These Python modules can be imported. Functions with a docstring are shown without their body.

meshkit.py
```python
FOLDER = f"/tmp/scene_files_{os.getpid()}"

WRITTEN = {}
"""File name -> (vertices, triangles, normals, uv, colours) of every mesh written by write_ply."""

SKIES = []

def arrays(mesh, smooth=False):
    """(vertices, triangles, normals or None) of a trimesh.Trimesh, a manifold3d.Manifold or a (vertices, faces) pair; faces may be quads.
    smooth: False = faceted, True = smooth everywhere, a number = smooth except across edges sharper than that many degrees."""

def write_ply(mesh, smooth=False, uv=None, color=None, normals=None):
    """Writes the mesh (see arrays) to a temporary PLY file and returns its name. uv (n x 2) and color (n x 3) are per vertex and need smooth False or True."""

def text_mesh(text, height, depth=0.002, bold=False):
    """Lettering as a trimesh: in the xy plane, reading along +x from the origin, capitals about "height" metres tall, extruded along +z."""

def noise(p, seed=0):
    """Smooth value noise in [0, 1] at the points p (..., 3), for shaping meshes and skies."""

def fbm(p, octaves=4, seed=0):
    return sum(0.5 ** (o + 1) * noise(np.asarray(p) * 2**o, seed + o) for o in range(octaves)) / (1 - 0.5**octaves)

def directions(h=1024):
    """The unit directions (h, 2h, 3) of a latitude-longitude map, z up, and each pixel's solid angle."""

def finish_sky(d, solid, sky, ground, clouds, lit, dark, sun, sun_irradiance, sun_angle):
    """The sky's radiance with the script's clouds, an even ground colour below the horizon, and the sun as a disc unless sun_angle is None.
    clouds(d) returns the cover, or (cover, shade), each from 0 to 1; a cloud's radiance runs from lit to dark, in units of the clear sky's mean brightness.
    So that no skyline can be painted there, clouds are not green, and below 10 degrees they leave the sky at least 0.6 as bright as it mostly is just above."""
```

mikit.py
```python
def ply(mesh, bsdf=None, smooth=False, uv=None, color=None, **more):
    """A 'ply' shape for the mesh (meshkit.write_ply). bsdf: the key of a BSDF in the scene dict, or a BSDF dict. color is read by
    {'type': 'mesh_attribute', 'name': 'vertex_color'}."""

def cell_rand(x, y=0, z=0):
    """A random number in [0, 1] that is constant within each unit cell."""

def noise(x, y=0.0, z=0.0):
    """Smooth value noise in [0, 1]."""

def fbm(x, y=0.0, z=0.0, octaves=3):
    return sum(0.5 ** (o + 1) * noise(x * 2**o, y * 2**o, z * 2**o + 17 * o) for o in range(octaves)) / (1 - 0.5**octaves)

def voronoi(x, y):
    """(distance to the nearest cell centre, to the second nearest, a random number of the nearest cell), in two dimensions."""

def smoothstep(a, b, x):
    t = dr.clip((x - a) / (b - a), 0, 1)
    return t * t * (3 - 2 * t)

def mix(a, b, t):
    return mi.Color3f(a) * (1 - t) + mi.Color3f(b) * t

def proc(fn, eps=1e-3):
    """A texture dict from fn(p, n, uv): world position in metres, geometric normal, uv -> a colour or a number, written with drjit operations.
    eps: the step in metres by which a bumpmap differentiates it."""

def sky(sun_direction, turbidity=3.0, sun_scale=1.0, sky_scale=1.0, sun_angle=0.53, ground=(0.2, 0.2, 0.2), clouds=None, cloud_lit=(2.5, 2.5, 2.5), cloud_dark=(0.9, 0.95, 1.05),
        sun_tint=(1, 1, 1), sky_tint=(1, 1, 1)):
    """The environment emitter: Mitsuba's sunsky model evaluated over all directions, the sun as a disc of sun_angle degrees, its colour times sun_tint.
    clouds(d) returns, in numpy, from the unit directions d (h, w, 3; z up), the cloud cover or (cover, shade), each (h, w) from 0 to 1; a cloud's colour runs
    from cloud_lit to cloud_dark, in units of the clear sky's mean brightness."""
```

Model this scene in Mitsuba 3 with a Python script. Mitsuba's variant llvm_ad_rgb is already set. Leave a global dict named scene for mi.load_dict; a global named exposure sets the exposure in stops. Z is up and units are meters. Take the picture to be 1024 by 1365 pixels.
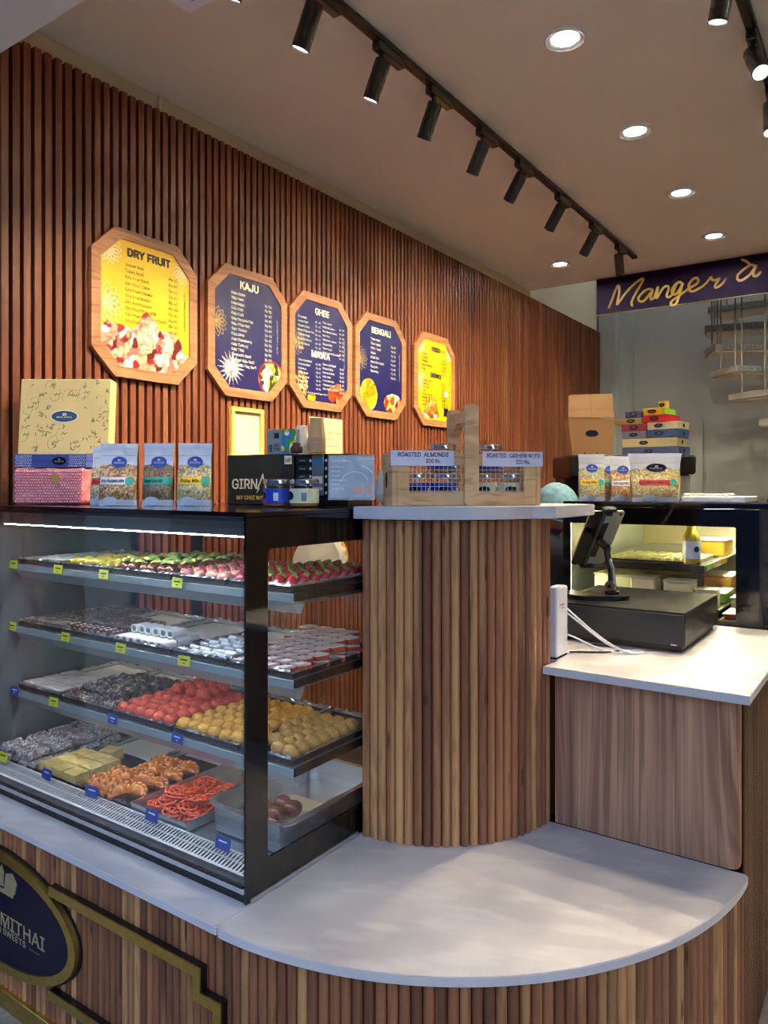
import math, random
import numpy as np, trimesh, shapely, mitsuba as mi, drjit as dr, mikit, meshkit
import manifold3d as m3
from shapely.geometry import Polygon, Point, LineString, box as sbox
from shapely import affinity
from mikit import noise, fbm, cell_rand, smoothstep, mix, voronoi
scene, labels = {}, {}
T4 = mi.ScalarTransform4f
rnd = random.Random(7)
# ------------------------------------------------------------------ camera, sky, exposure
FPX, EYE = 993.0, 1.45
TH = math.atan(691 / 993.0)
CT, ST = math.cos(TH), math.sin(TH)
scene['camera'] = {'type': 'perspective', 'fov': 2 * math.degrees(math.atan(512 / FPX)), 'fov_axis': 'x', 'near_clip': 0.02, 'far_clip': 200.0,
                   'principal_point_offset_x': 0.0, 'principal_point_offset_y': (682.5 - 647.0) / 1365.0,
                   'to_world': T4().look_at(origin=[0, 0, EYE], target=[-ST, CT, EYE], up=[0, 0, 1])}
exposure = 0.5
SKY, SUN = 6.0, 0.0
scene['sky'] = mikit.sky((0.5, -0.3, 0.8), turbidity=4.0, sun_scale=SUN, sky_scale=SKY, ground=(0.22, 0.22, 0.22), sky_tint=(1.0, 1.0, 1.04))
K_DOWN, K_SPOT, K_CASE, K_FRIDGE, K_BACK = 1000.0, 12.5, 50.0, 120.0, 2.6
WARM = (1.0, 0.78, 0.53)
# ------------------------------------------------------------------ helpers
def C(h):
    h = h.lstrip('#')
    v = [int(h[i:i + 2], 16) / 255 for i in (0, 2, 4)]
    return [x / 12.92 if x < 0.04045 else ((x + 0.055) / 1.055) ** 2.4 for x in v]
def rgb(c): return {'type': 'rgb', 'value': list(map(float, C(c) if isinstance(c, str) else c))}
def mat(name, c, rough=0.5, metal=0.0, spec=0.5, bump=None, **kw):
    col = c if isinstance(c, dict) else rgb(c)
    b = {'type': 'principled', 'base_color': col, 'roughness': rough, 'metallic': metal, 'specular': spec, **kw}
    if bump: b = {'type': 'bumpmap', 'arbitrary': bump[0], 'scale': bump[1], 'bsdf': b}
    scene['m_' + name] = {'type': 'twosided', 'bsdf': b}
    return 'm_' + name
def uniq(k):
    if k not in USED: USED.add(k); return k
    i = 1
    while f'{k}_{i:03d}' in USED: i += 1
    USED.add(f'{k}_{i:03d}'); return f'{k}_{i:03d}'
USED = set()
def key(name, par=None): return uniq(par + '__' + name if par else name)
def P(mesh, m, smooth=False, color=None): return mikit.ply(mesh, m, smooth, color=color)
def put(name, pd, par=None, M=None, **kw):
    k = key(name, par)
    d = dict(pd); d.update(kw)
    if M is not None: d['to_world'] = T4(np.asarray(M, float))
    scene[k] = d; return k
def add(name, mesh, m, par=None, M=None, smooth=False, color=None, **kw): return put(name, P(mesh, m, smooth, color), par, M, **kw)
def tag(k, label, cat, group=None):
    labels[k] = {'label': label, 'category': cat}
    if group: labels[k]['group'] = group
    return k
def thing(name, label, cat, group=None): return tag(uniq(name), label, cat, group)
def stuff(k): labels[k] = {'kind': 'stuff'}; return k
def struct(k, **kw): labels[k] = {'kind': 'structure', **kw}; return k
def TR(x, y, z): M = np.eye(4); M[:3, 3] = x, y, z; return M
def RZ(a): c, s = math.cos(a), math.sin(a); M = np.eye(4); M[:2, :2] = [[c, -s], [s, c]]; return M
def RX(a): c, s = math.cos(a), math.sin(a); M = np.eye(4); M[1:3, 1:3] = [[c, -s], [s, c]]; return M
def RY(a): c, s = math.cos(a), math.sin(a); M = np.eye(4); M[0, 0] = c; M[0, 2] = s; M[2, 0] = -s; M[2, 2] = c; return M
def SC(x, y, z): return np.diag([x, y, z, 1.0])
def FR(o, deg=0.0):      # a vertical plane: local x along the direction deg from +X, local y up, local z out of the plane
    a = math.radians(deg); c, s = math.cos(a), math.sin(a); M = np.eye(4)
    M[:3, 0] = c, s, 0; M[:3, 1] = 0, 0, 1; M[:3, 2] = s, -c, 0; M[:3, 3] = o; return M
def apply(m, M): m = m.copy(); m.apply_transform(M); return m
def cat(*ms): return trimesh.util.concatenate([x for x in ms if x is not None])
def bx(x0, x1, y0, y1, z0, z1, b=0.0):
    c = np.array([(x0 + x1) / 2, (y0 + y1) / 2, (z0 + z1) / 2]); h = np.array([x1 - x0, y1 - y0, z1 - z0]) / 2
    if b <= 0:
        m = trimesh.creation.box(2 * h); m.apply_translation(c); return m
    b = min(b, 0.45 * h.min() * 2); pts = []
    for sx in (-1, 1):
        for sy in (-1, 1):
            for sz in (-1, 1):
                s = np.array([sx, sy, sz])
                for k in range(3):
                    q = h - b; q[k] = h[k]; pts.append(c + s * q)
    return trimesh.convex.convex_hull(np.array(pts))
def ext(poly, d, z0=0.0):
    gs = getattr(poly, 'geoms', [poly])
    m = cat(*[trimesh.creation.extrude_polygon(g, d, engine='earcut') for g in gs if g.area > 1e-9])
    m.apply_translation([0, 0, z0]); return m
def lathe(pr, n=24): return trimesh.creation.revolve(np.array(pr, float), sections=n)
def cyl(r, h, n=20, r2=None):
    r2 = r if r2 is None else r2
    return lathe([(0, 0), (r, 0), (r2, h), (0, h)], n)
def tube(pts, r, n=8, close=False):
    p = np.asarray(pts, float); t = np.gradient(p, axis=0)
    if close: t = np.roll(p, -1, 0) - np.roll(p, 1, 0)
    t /= np.linalg.norm(t, axis=1, keepdims=True) + 1e-12
    up = np.array([0.12, 0.07, 1.0]); a = np.cross(t, up); bad = np.linalg.norm(a, axis=1) < 0.2
    a[bad] = np.cross(t[bad], [1.0, 0.1, 0]); a /= np.linalg.norm(a, axis=1, keepdims=True); b = np.cross(t, a)
    g = np.arange(n) * 2 * np.pi / n; rr = np.broadcast_to(r, (len(p),))
    v = (p[:, None] + rr[:, None, None] * (np.cos(g)[None, :, None] * a[:, None] + np.sin(g)[None, :, None] * b[:, None])).reshape(-1, 3)
    L = len(p); rows = L if close else L - 1; f = []
    for i in range(rows):
        for j in range(n):
            A, B, Cc, D = i * n + j, i * n + (j + 1) % n, ((i + 1) % L) * n + (j + 1) % n, ((i + 1) % L) * n + j
            f += [[A, D, Cc], [A, Cc, B]]
    if not close:
        v = np.vstack([v, p[0], p[-1]]); o = L * n
        for j in range(n): f += [[o, j, (j + 1) % n], [o + 1, (L - 1) * n + (j + 1) % n, (L - 1) * n + j]]
    return trimesh.Trimesh(v, np.array(f), process=False)
def bar(a, b, r, n=8): return tube(np.array([a, b], float), r, n)
def arc(cx, cy, r, a0, a1, n): return [(cx + r * math.cos(a), cy + r * math.sin(a)) for a in np.linspace(a0, a1, n)]
def rrect(w, h, r, n=5, cx=0, cy=0): return sbox(cx - w / 2 + r, cy - h / 2 + r, cx + w / 2 - r, cy + h / 2 - r).buffer(r, quad_segs=n)
def ell(a, b, n=12, cx=0, cy=0): return affinity.translate(affinity.scale(Point(0, 0).buffer(1, quad_segs=n), a, b), cx, cy)
def text(s, h, bold=False, d=0.0006, align='l'):
    m = meshkit.text_mesh(s, h, d, bold); w = m.bounds
    if align == 'c': m.apply_translation([-(w[0][0] + w[1][0]) / 2, 0, 0])
    if align == 'r': m.apply_translation([-w[1][0], 0, 0])
    return m
def fit(m, w):
    b = m.bounds; return apply(m, SC(w / (b[1][0] - b[0][0]), 1, 1))
def grid(nu, nv, fn):      # a sheet from fn(u, v) -> (x, y, z), both in 0..1
    u, v = np.meshgrid(np.linspace(0, 1, nu), np.linspace(0, 1, nv)); p = np.stack(fn(u, v), -1).reshape(-1, 3); f = []
    for j in range(nv - 1):
        for i in range(nu - 1):
            a = j * nu + i; f += [[a, a + 1, a + nu + 1], [a, a + nu + 1, a + nu]]
    return trimesh.Trimesh(p, np.array(f), process=False)
def ico(r, sub=2): return trimesh.creation.icosphere(subdivisions=sub, radius=r)
def bump(m, amp, freq, seed=0, octaves=3):
    n = m.vertex_normals; m = m.copy()
    m.vertices = m.vertices + n * (amp * (meshkit.fbm(m.vertices * freq + seed * 7.3, octaves, seed) - 0.5) * 2)[:, None]; return m
def area(rgbv): return {'emitter': {'type': 'area', 'radiance': {'type': 'rgb', 'value': list(map(float, rgbv))}}}
# ------------------------------------------------------------------ materials
def lerp3(a, b, c, t1, t2): return mix(mix(C(a), C(b), t1), C(c), t2)
FP, DTC, DTB = 0.0235, math.pi / 2 / 24, math.pi / 2 / 58
def rods(p, n, uv):
    dx, dy = p.x + 1.2, p.y - 2.0
    r, ang = dr.sqrt(dx * dx + dy * dy), dr.atan2(dx, -dy)
    i = dr.select(r < 0.6, dr.floor(ang / DTC) + 500, dr.select(p.x < -1.2035, dr.floor((p.x + 1.2035) / FP), dr.floor(ang / DTB) + 1000))
    t, t2 = cell_rand(i, 3), cell_rand(i, 7)
    g = fbm(p.x * 130 + i * 3.1, p.y * 130, p.z * 4 + i * 5.3)
    w = noise(p.x * 24 + i * 1.7, p.y * 24, p.z * 2.2 + i * 9.1)
    ring = 0.5 + 0.5 * dr.sin(40 * w + 9 * g)
    base = lerp3('#66402d', '#a26b49', '#d09e68', t, smoothstep(0.72, 1.0, t2) * 0.75)
    base = mix(base, C('#4a2c1e'), ring * 0.38 * smoothstep(0.3, 0.7, g))
    base = mix(base, C('#d6ac6e'), smoothstep(0.62, 0.86, noise(p.x * 40 + i * 5, p.y * 40, p.z * 1.6 + i * 3)) * 0.35)
    kn = noise(p.x * 50 + i, p.y * 50, p.z * 9 + i * 4)
    return mix(base, C('#2c1710'), smoothstep(0.88, 0.97, kn) * 0.8)
mat('rods', mikit.proc(rods), 0.42)
SLP = 0.04
def slat(p, n, uv):
    i = dr.floor((p.y - 0.9) / SLP)
    t = cell_rand(i, 2)
    g = fbm(p.x * 160, p.y * 200 + i * 2.7, p.z * 3.0 + i * 5)
    w = noise(p.x * 30, p.y * 50 + i * 1.3, p.z * 1.4 + i * 3)
    c = mix(C('#5c2f1c'), C('#763f25'), t)
    c = mix(c, C('#3e2017'), smoothstep(0.45, 0.75, g) * 0.6)
    return mix(c, C('#92603f'), smoothstep(0.6, 0.85, w) * 0.35)
mat('slat', mikit.proc(slat), 0.45, spec=0.4)
def laminate(p, n, uv):
    s = p.x + p.y * 0.93
    w = noise(s * 7, p.z * 0.9) * 1.2 + noise(s * 3, p.z * 2.2) * 0.5
    g = fbm(s * 120 + w * 6, p.z * 2.5, 0, octaves=3)
    l = fbm(s * 28 + w * 9, p.z * 1.1, 4.0)
    c = mix(C('#8c6450'), C('#b78e70'), smoothstep(0.3, 0.7, l))
    c = mix(c, C('#664536'), smoothstep(0.55, 0.78, g) * 0.6)
    return mix(c, C('#d0aa88'), smoothstep(0.62, 0.8, fbm(s * 75 + w * 8, p.z * 1.6, 9.0)) * 0.35)
mat('laminate', mikit.proc(laminate), 0.5)
def side_wood(p, n, uv):
    g = fbm(p.y * 90, p.z * 2.4, p.x * 40); l = noise(p.y * 34, p.z * 0.7)
    return mix(mix(C('#4a2c1b'), C('#6a432a'), l), C('#2c180e'), smoothstep(0.5, 0.75, g) * 0.6)
mat('side_wood', mikit.proc(side_wood), 0.45)
def boardwood(p, n, uv):
    w = noise(p.y * 5, p.z * 14) * 0.6
    g = fbm(p.z * 150 + w * 9, p.y * 6, p.x * 20); l = noise(p.z * 40 + w * 8, p.y * 2)
    return mix(mix(C('#94603c'), C('#b07a4c'), l), C('#6a3f25'), smoothstep(0.5, 0.75, g) * 0.5)
mat('boardwood', mikit.proc(boardwood), 0.5)
def cratewood(p, n, uv):
    s = p.x * 0.7071 + p.y * 0.7071
    w = noise(s * 6, p.z * 16)
    g = fbm(s * 9 + p.z * 30, p.z * 140 + w * 7, p.x * 14); l = noise(s * 5, p.z * 45 + w * 5)
    return mix(mix(C('#c49e70'), C('#dcba8c'), l), C('#8e683f'), smoothstep(0.52, 0.76, g) * 0.55)
mat('cratewood', mikit.proc(cratewood), 0.6)
def stone(p, n, uv):
    v = fbm(p.x * 3.2, p.y * 3.2, p.z * 9); sm = fbm(p.x * 9 + p.y * 4, p.y * 26 - p.x * 11, 3.0)
    c = mix(C('#a9a7a9'), C('#c0bdbb'), smoothstep(0.3, 0.7, v))
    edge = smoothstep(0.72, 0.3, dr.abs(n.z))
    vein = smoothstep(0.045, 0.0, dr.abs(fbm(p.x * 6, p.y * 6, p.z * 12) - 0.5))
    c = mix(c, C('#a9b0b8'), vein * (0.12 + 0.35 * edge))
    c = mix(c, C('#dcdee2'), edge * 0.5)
    return mix(c, C('#d6d3d0'), smoothstep(0.5, 0.8, sm) * 0.25 * (1 - edge))
def stone_rough(p, n, uv): return 0.2 + 0.22 * smoothstep(0.4, 0.7, fbm(p.x * 8 + p.y * 3, p.y * 22 - p.x * 9, 3.0))
mat('stone', mikit.proc(stone), mikit.proc(stone_rough))
def floorwood(p, n, uv):
    r = dr.floor(p.x / 0.14); g = fbm(p.y * 4 + r * 5, p.x * 70, 1.0)
    seam = smoothstep(0.004, 0.0, dr.abs(p.x - (r + 0.5) * 0.14) * -1 + 0.07)
    return mix(mix(C('#6c6761'), C('#989187'), g), C('#3c3936'), seam * 0.6)
mat('floor', mikit.proc(floorwood), 0.4)
def plaster(p, n, uv): return mix(C('#ebe6de'), C('#f3efe8'), fbm(p.x * 1.4, p.y * 1.4, p.z * 1.4))
mat('plaster', mikit.proc(plaster), 0.9, spec=0.1)
def brass(p, n, uv): return mix(C('#a88a3a'), C('#c6aa58'), fbm(p.x * 60, p.y * 60, p.z * 60))
mat('brass', mikit.proc(brass), 0.28, metal=0.9)
def steelfn(p, n, uv): return mix(C('#b8bcc0'), C('#d4d8da'), fbm(p.x * 8, p.y * 8, p.z * 160))
mat('steel', mikit.proc(steelfn), 0.3, metal=0.9)
mat('cream', '#d8ccb4', 0.8)
mat('greywall', '#a9adac', 0.85, spec=0.2)
mat('white', '#e8e8ea', 0.5)
mat('whitegloss', '#eceff2', 0.25)
mat('paper', '#e9e6da', 0.8)
mat('lilacpaper', '#d5d9ee', 0.75)
mat('black', '#08080a', 0.4)
mat('blackgloss', '#060609', 0.06, spec=0.6)
mat('blackmetal', '#08090c', 0.34, spec=0.4)
mat('blackplastic', '#0a0a0c', 0.3)
mat('ink', '#17130f', 0.7)
mat('backing', '#2a130c', 0.7)
mat('darkrod', '#23140c', 0.7)
mat('navy', '#0a0a2a', 0.4, spec=0.25)
mat('navyprint', '#17154a', 0.35, spec=0.35)
mat('yellowprint', '#dcac04', 0.4, spec=0.35)
mat('purple', '#120926', 0.7, spec=0.08)
mat('gold', '#c9a84a', 0.35, metal=0.4)
mat('goldpaint', '#f0c45a', 0.5)
mat('dullgold', '#a89a72', 0.45, metal=0.3)
mat('ply', '#c9a878', 0.6)
mat('plyd', '#7a5a3c', 0.6)
mat('chrome', '#d8dadd', 0.12, metal=1.0)
mat('shelfsteel', '#8b9094', 0.3, metal=0.6)
mat('lip', '#9fb6ba', 0.25, metal=0.35)
mat('casegrey', '#808d8f', 0.4)
mat('kraft', '#a3795090'[:7], 0.75)
mat('cup', '#cfa878', 0.65)
mat('lace', '#efe4c0', 0.5)
mat('tagyellow', '#d6dc3c', 0.5)
mat('tagblue', '#1d3f96', 0.5)
mat('cardblack', '#16191a', 0.4)
mat('cardgreen', '#0f2422', 0.35)
mat('hairnet', '#5f97aa', 0.8)
mat('skin', '#8a5a42', 0.5)
mat('brownskin', '#8a5a42', 0.5)
mat('apron', '#1d2230', 0.8)
mat('red', '#b4172a', 0.5)
mat('teal', '#1a9a8a', 0.45)
mat('yellowlabel', '#f0bf10', 0.45)
mat('whitelabel', '#dfe6f0', 0.4)
mat('bluelabel', '#2a48b4', 0.3)
mat('creamlabel', '#e2e6bc', 0.4)
mat('nuts', '#8a5a2c', 0.6)
mat('tread', '#8a8a88', 0.45, metal=0.3)
mat('treadunder', '#cfc8bc', 0.7)
mat('vc', {'type': 'mesh_attribute', 'name': 'vertex_color'}, 0.65)
mat('vcg', {'type': 'mesh_attribute', 'name': 'vertex_color'}, 0.22)
mat('vcp', {'type': 'mesh_attribute', 'name': 'vertex_color'}, 0.3, clearcoat=0.5)
scene['m_glass'] = {'type': 'thindielectric', 'int_ior': 1.5}
scene['m_tint'] = {'type': 'thindielectric', 'int_ior': 1.5, 'specular_transmittance': rgb((.42, .42, .42))}
scene['m_film'] = {'type': 'thindielectric', 'int_ior': 1.35}
scene['m_acrylic'] = {'type': 'thindielectric', 'int_ior': 1.45}
scene['m_lamp'] = {'type': 'twosided', 'bsdf': {'type': 'diffuse', 'reflectance': rgb((0.8, 0.8, 0.8))}}
# ================================================================== the setting
ZC, YE, XW, ZF = 3.09, 5.86, -2.53, -0.02
struct(add('floor', bx(-3.2, 2.4, 0.7, 8.2, ZF - 0.1, ZF), 'm_floor'))
struct(add('pavement', bx(-14, 14, -9, 0.7, ZF - 0.13, ZF - 0.01), mat('asphalt', '#86847f', 0.9)))
struct(add('facade_across', bx(-14, 14, -9.4, -9, ZF, 4.2), mat('facade', '#3e4044', 0.9)))
mat('shutter', '#6f83a0', 0.5)
for i in range(24): add('shutter_slat', bx(-6, 3, -9.0, -8.96, 0.02 + i * 0.14, 0.145 + i * 0.14, 0.012), 'm_shutter', 'facade_across')
struct(add('ceiling', bx(-2.62, 2.0, 0.75, YE, ZC, ZC + 0.12), 'm_plaster'))
struct(add('ceiling_back', bx(-2.9, 2.0, YE - 0.1, 7.9, 4.6, 4.7), 'm_greywall'))
struct(add('bulkhead', bx(-2.62, 2.0, YE - 0.12, YE, ZC + 0.1, 4.6), 'm_greywall'))
struct(add('wall_left', bx(-2.62, -2.555, 0.72, 7.72, ZF, 3.01), 'm_backing'))
struct(add('trim_1', bx(-2.62, -2.57, 0.72, 7.72, 3.01, 4.6), 'm_cream'))
for y in (2.05, 5.26): add('joint_cover', bx(-2.57, -2.55, y - 0.025, y + 0.025, 3.012, ZC - 0.002, 0.004), 'm_cream', 'trim_1')
sl = P(bx(-0.02, 0.025, 0, 0.0265, 0.0, 3.01, 0.0012), 'm_slat')
for i in range(167): put('slat', sl, 'wall_left', TR(-2.555, 0.903 + SLP * i, 0.0))
struct(add('wall_back', bx(-2.9, 2.0, 7.7, 7.85, ZF, 4.6), 'm_greywall'))
struct(add('pilaster', bx(-2.55, -2.375, 7.5, 7.7, ZF, 4.6, 0.004), 'm_greywall'))
struct(add('pilaster_step', bx(-2.375, -2.245, 7.62, 7.7, ZF, 4.6), 'm_greywall'))
struct(add('wall_right', bx(1.9, 2.0, 0.75, 7.9, ZF, 4.6), mat('rightwall', '#6a584a', 0.8)))
struct(add('wall_front', bx(-2.62, 2.0, 0.72, 1.03, 2.575, 3.25, 0.01), 'm_white'))
struct(add('wall_outside_left', bx(-8, -2.62, 0.72, 0.95, ZF, 7.0), 'm_greywall'))
struct(add('wall_outside_right', bx(2.0, 8, 0.72, 0.95, ZF, 7.0), 'm_greywall'))
struct(add('wall_above', bx(-2.62, 2.0, 0.72, 0.95, 3.25, 7.0), 'm_greywall'))
# air curtain above the opening
k = thing('air_conditioner', 'white air conditioner casing mounted high inside the shop opening, cut by the upper edge', 'air conditioner')
add('casing', bx(-1.42, -0.5, 1.031, 1.215, 2.585, 2.83, 0.012), 'm_whitegloss', k, smooth=40)
add('outlet_grille', cat(*[bx(-1.36, -0.56, 1.07 + j * 0.03, 1.082 + j * 0.03, 2.58, 2.587) for j in range(4)]), 'm_casegrey', k)
# ceiling downlights
def downlight(x, y, label, group=None):
    k = thing('downlight', label, 'ceiling light', group)
    M = TR(x, y, ZC)
    add('trim_ring', apply(lathe([(0.056, 0.0), (0.078, 0.0), (0.078, -0.006), (0.070, -0.011), (0.062, -0.006), (0.056, -0.005), (0.056, 0.0)], 40), M), 'm_whitegloss', k, smooth=40)
    add('inner_ring', apply(lathe([(0.048, -0.001), (0.056, -0.001), (0.056, -0.007), (0.048, -0.003), (0.048, -0.001)], 40), M), 'm_whitegloss', k, smooth=40)
    add('lens', apply(trimesh.creation.cylinder(radius=0.048, height=0.004, sections=32), TR(x, y, ZC - 0.003)), 'm_lamp', k, **area([K_DOWN * c for c in (1.0, 0.88, 0.62)]))
for i, y in enumerate((2.62, 3.49, 4.37, 5.25)):
    downlight(-1.015, y, ['round recessed downlight nearest the camera, largest of the ceiling row', 'second recessed downlight of the ceiling row, counted from the camera', 'third recessed downlight of the ceiling row, counted from the camera', 'farthest downlight of the ceiling row, just above the purple sign'][i], 'downlights along the ceiling')
downlight(-2.08, 5.27, 'lone recessed downlight beside the slatted wall, beyond the end of the long track', 'downlights along the ceiling')
downlight(0.3, 2.62, 'recessed downlight over the aisle nearer the street', 'downlights along the ceiling')
downlight(0.3, 4.4, 'recessed downlight over the aisle farther back', 'downlights along the ceiling')
# track lights
def track(x, y0, y1, heads, label, hl, hg):
    k = thing('lighting_track', label, 'track')
    add('rail', bx(x - 0.018, x + 0.018, y0, y1, ZC - 0.022, ZC - 0.0005, 0.002), 'm_blackmetal', k)
    add('slot', bx(x - 0.006, x + 0.006, y0 + 0.01, y1 - 0.01, ZC - 0.0235, ZC - 0.0215), 'm_ink', k)
    add('end_cap', bx(x - 0.02, x + 0.02, y1, y1 + 0.03, ZC - 0.024, ZC - 0.0005, 0.003), 'm_blackplastic', k)
    for (y, d, w, lab) in heads:
        h = thing('track_spotlight', lab, 'spotlight', hg)
        z = ZC - 0.0235
        add('adapter', bx(x - 0.018, x + 0.018, y - 0.04, y + 0.13, z - 0.034, z, 0.004), 'm_blackplastic', h)
        add('stem', apply(cyl(0.009, 0.05, 12), TR(x, y, z - 0.08)), 'm_blackmetal', h, smooth=40)
        d = np.array(d, float); d /= np.linalg.norm(d)
        o = np.array([x, y, z - 0.075]) + d * -0.02
        zz = d; xx = np.cross(zz, [0.3, 1, 0.1]); xx /= np.linalg.norm(xx); yy = np.cross(zz, xx)
        M = np.eye(4); M[:3, 0], M[:3, 1], M[:3, 2], M[:3, 3] = xx, yy, zz, o
        add('body', apply(lathe([(0, 0), (0.026, 0), (0.03, 0.004), (0.03, 0.065), (0.0292, 0.066), (0.0292, 0.068), (0.03, 0.069), (0.03, 0.145), (0.0275, 0.145), (0.0275, 0.135), (0, 0.134)], 28), M), 'm_blackmetal', h, smooth=35)
        add('lens', apply(trimesh.creation.cylinder(radius=0.0265, height=0.003, sections=24), M @ TR(0, 0, 0.139)), 'm_lamp', h, **area([9 * w * c for c in (1, 0.93, 0.8)]))
        p = o + d * 0.15
        scene[uniq('spot_beam')] = {'type': 'spot', 'to_world': T4().look_at(origin=p.tolist(), target=(p + d).tolist(), up=[0.1, 0.9, 0.2]), 'cutoff_angle': 40.0, 'beam_width': 5.0,
                                    'intensity': {'type': 'rgb', 'value': [K_SPOT * w * c for c in WARM]}}
HL = 'black spotlight on the long ceiling track'
ords = ['cut off by the upper edge of the photo', 'first whole one, lamp glowing', 'second whole one, lamp glowing', 'third whole one from the camera', 'fourth whole one, a sliver of lamp showing', 'fifth whole one from the camera', 'sixth whole one from the camera', 'seventh whole one from the camera', 'last one, hanging before the purple sign']
dirs = [(-.42, .1, -.9), (-.42, -.02, -.9), (-.42, 0, -.9), (-.5, .16, -.85), (-.5, .1, -.86), (-.66, .25, -.75), (-.66, .3, -.75), (-.6, .25, -.75), (-.05, .45, -.9)]
ws = [0.7, 0.75, 0.9, 1.0, 0.9, 0.55, 0.4, 0.12, 0.1]
track(-1.568, 0.98, 5.36, [(y, dirs[i], ws[i], HL + ', ' + ords[i]) for i, y in enumerate((1.53, 1.85, 2.24, 2.61, 3.04, 3.45, 3.97, 4.52, 5.02))],
      'long black ceiling track with nine spotlights above the counter', HL, 'spotlights on the long track')
track(-0.44, 1.2, 4.2, [(2.45, (-.2, .1, -.95), 0.5, 'black spotlight at the upper right, only its glowing lamp in the photo'), (2.95, (.28, -.5, -.8), 0.8, 'black spotlight on the short right track, its lamp turned to the camera'), (3.4, (.05, -.3, -.95), 0.8, 'black spotlight cut by the right edge of the photo')],
      'black ceiling track at the upper right corner', HL, 'spotlights on the right track')
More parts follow.
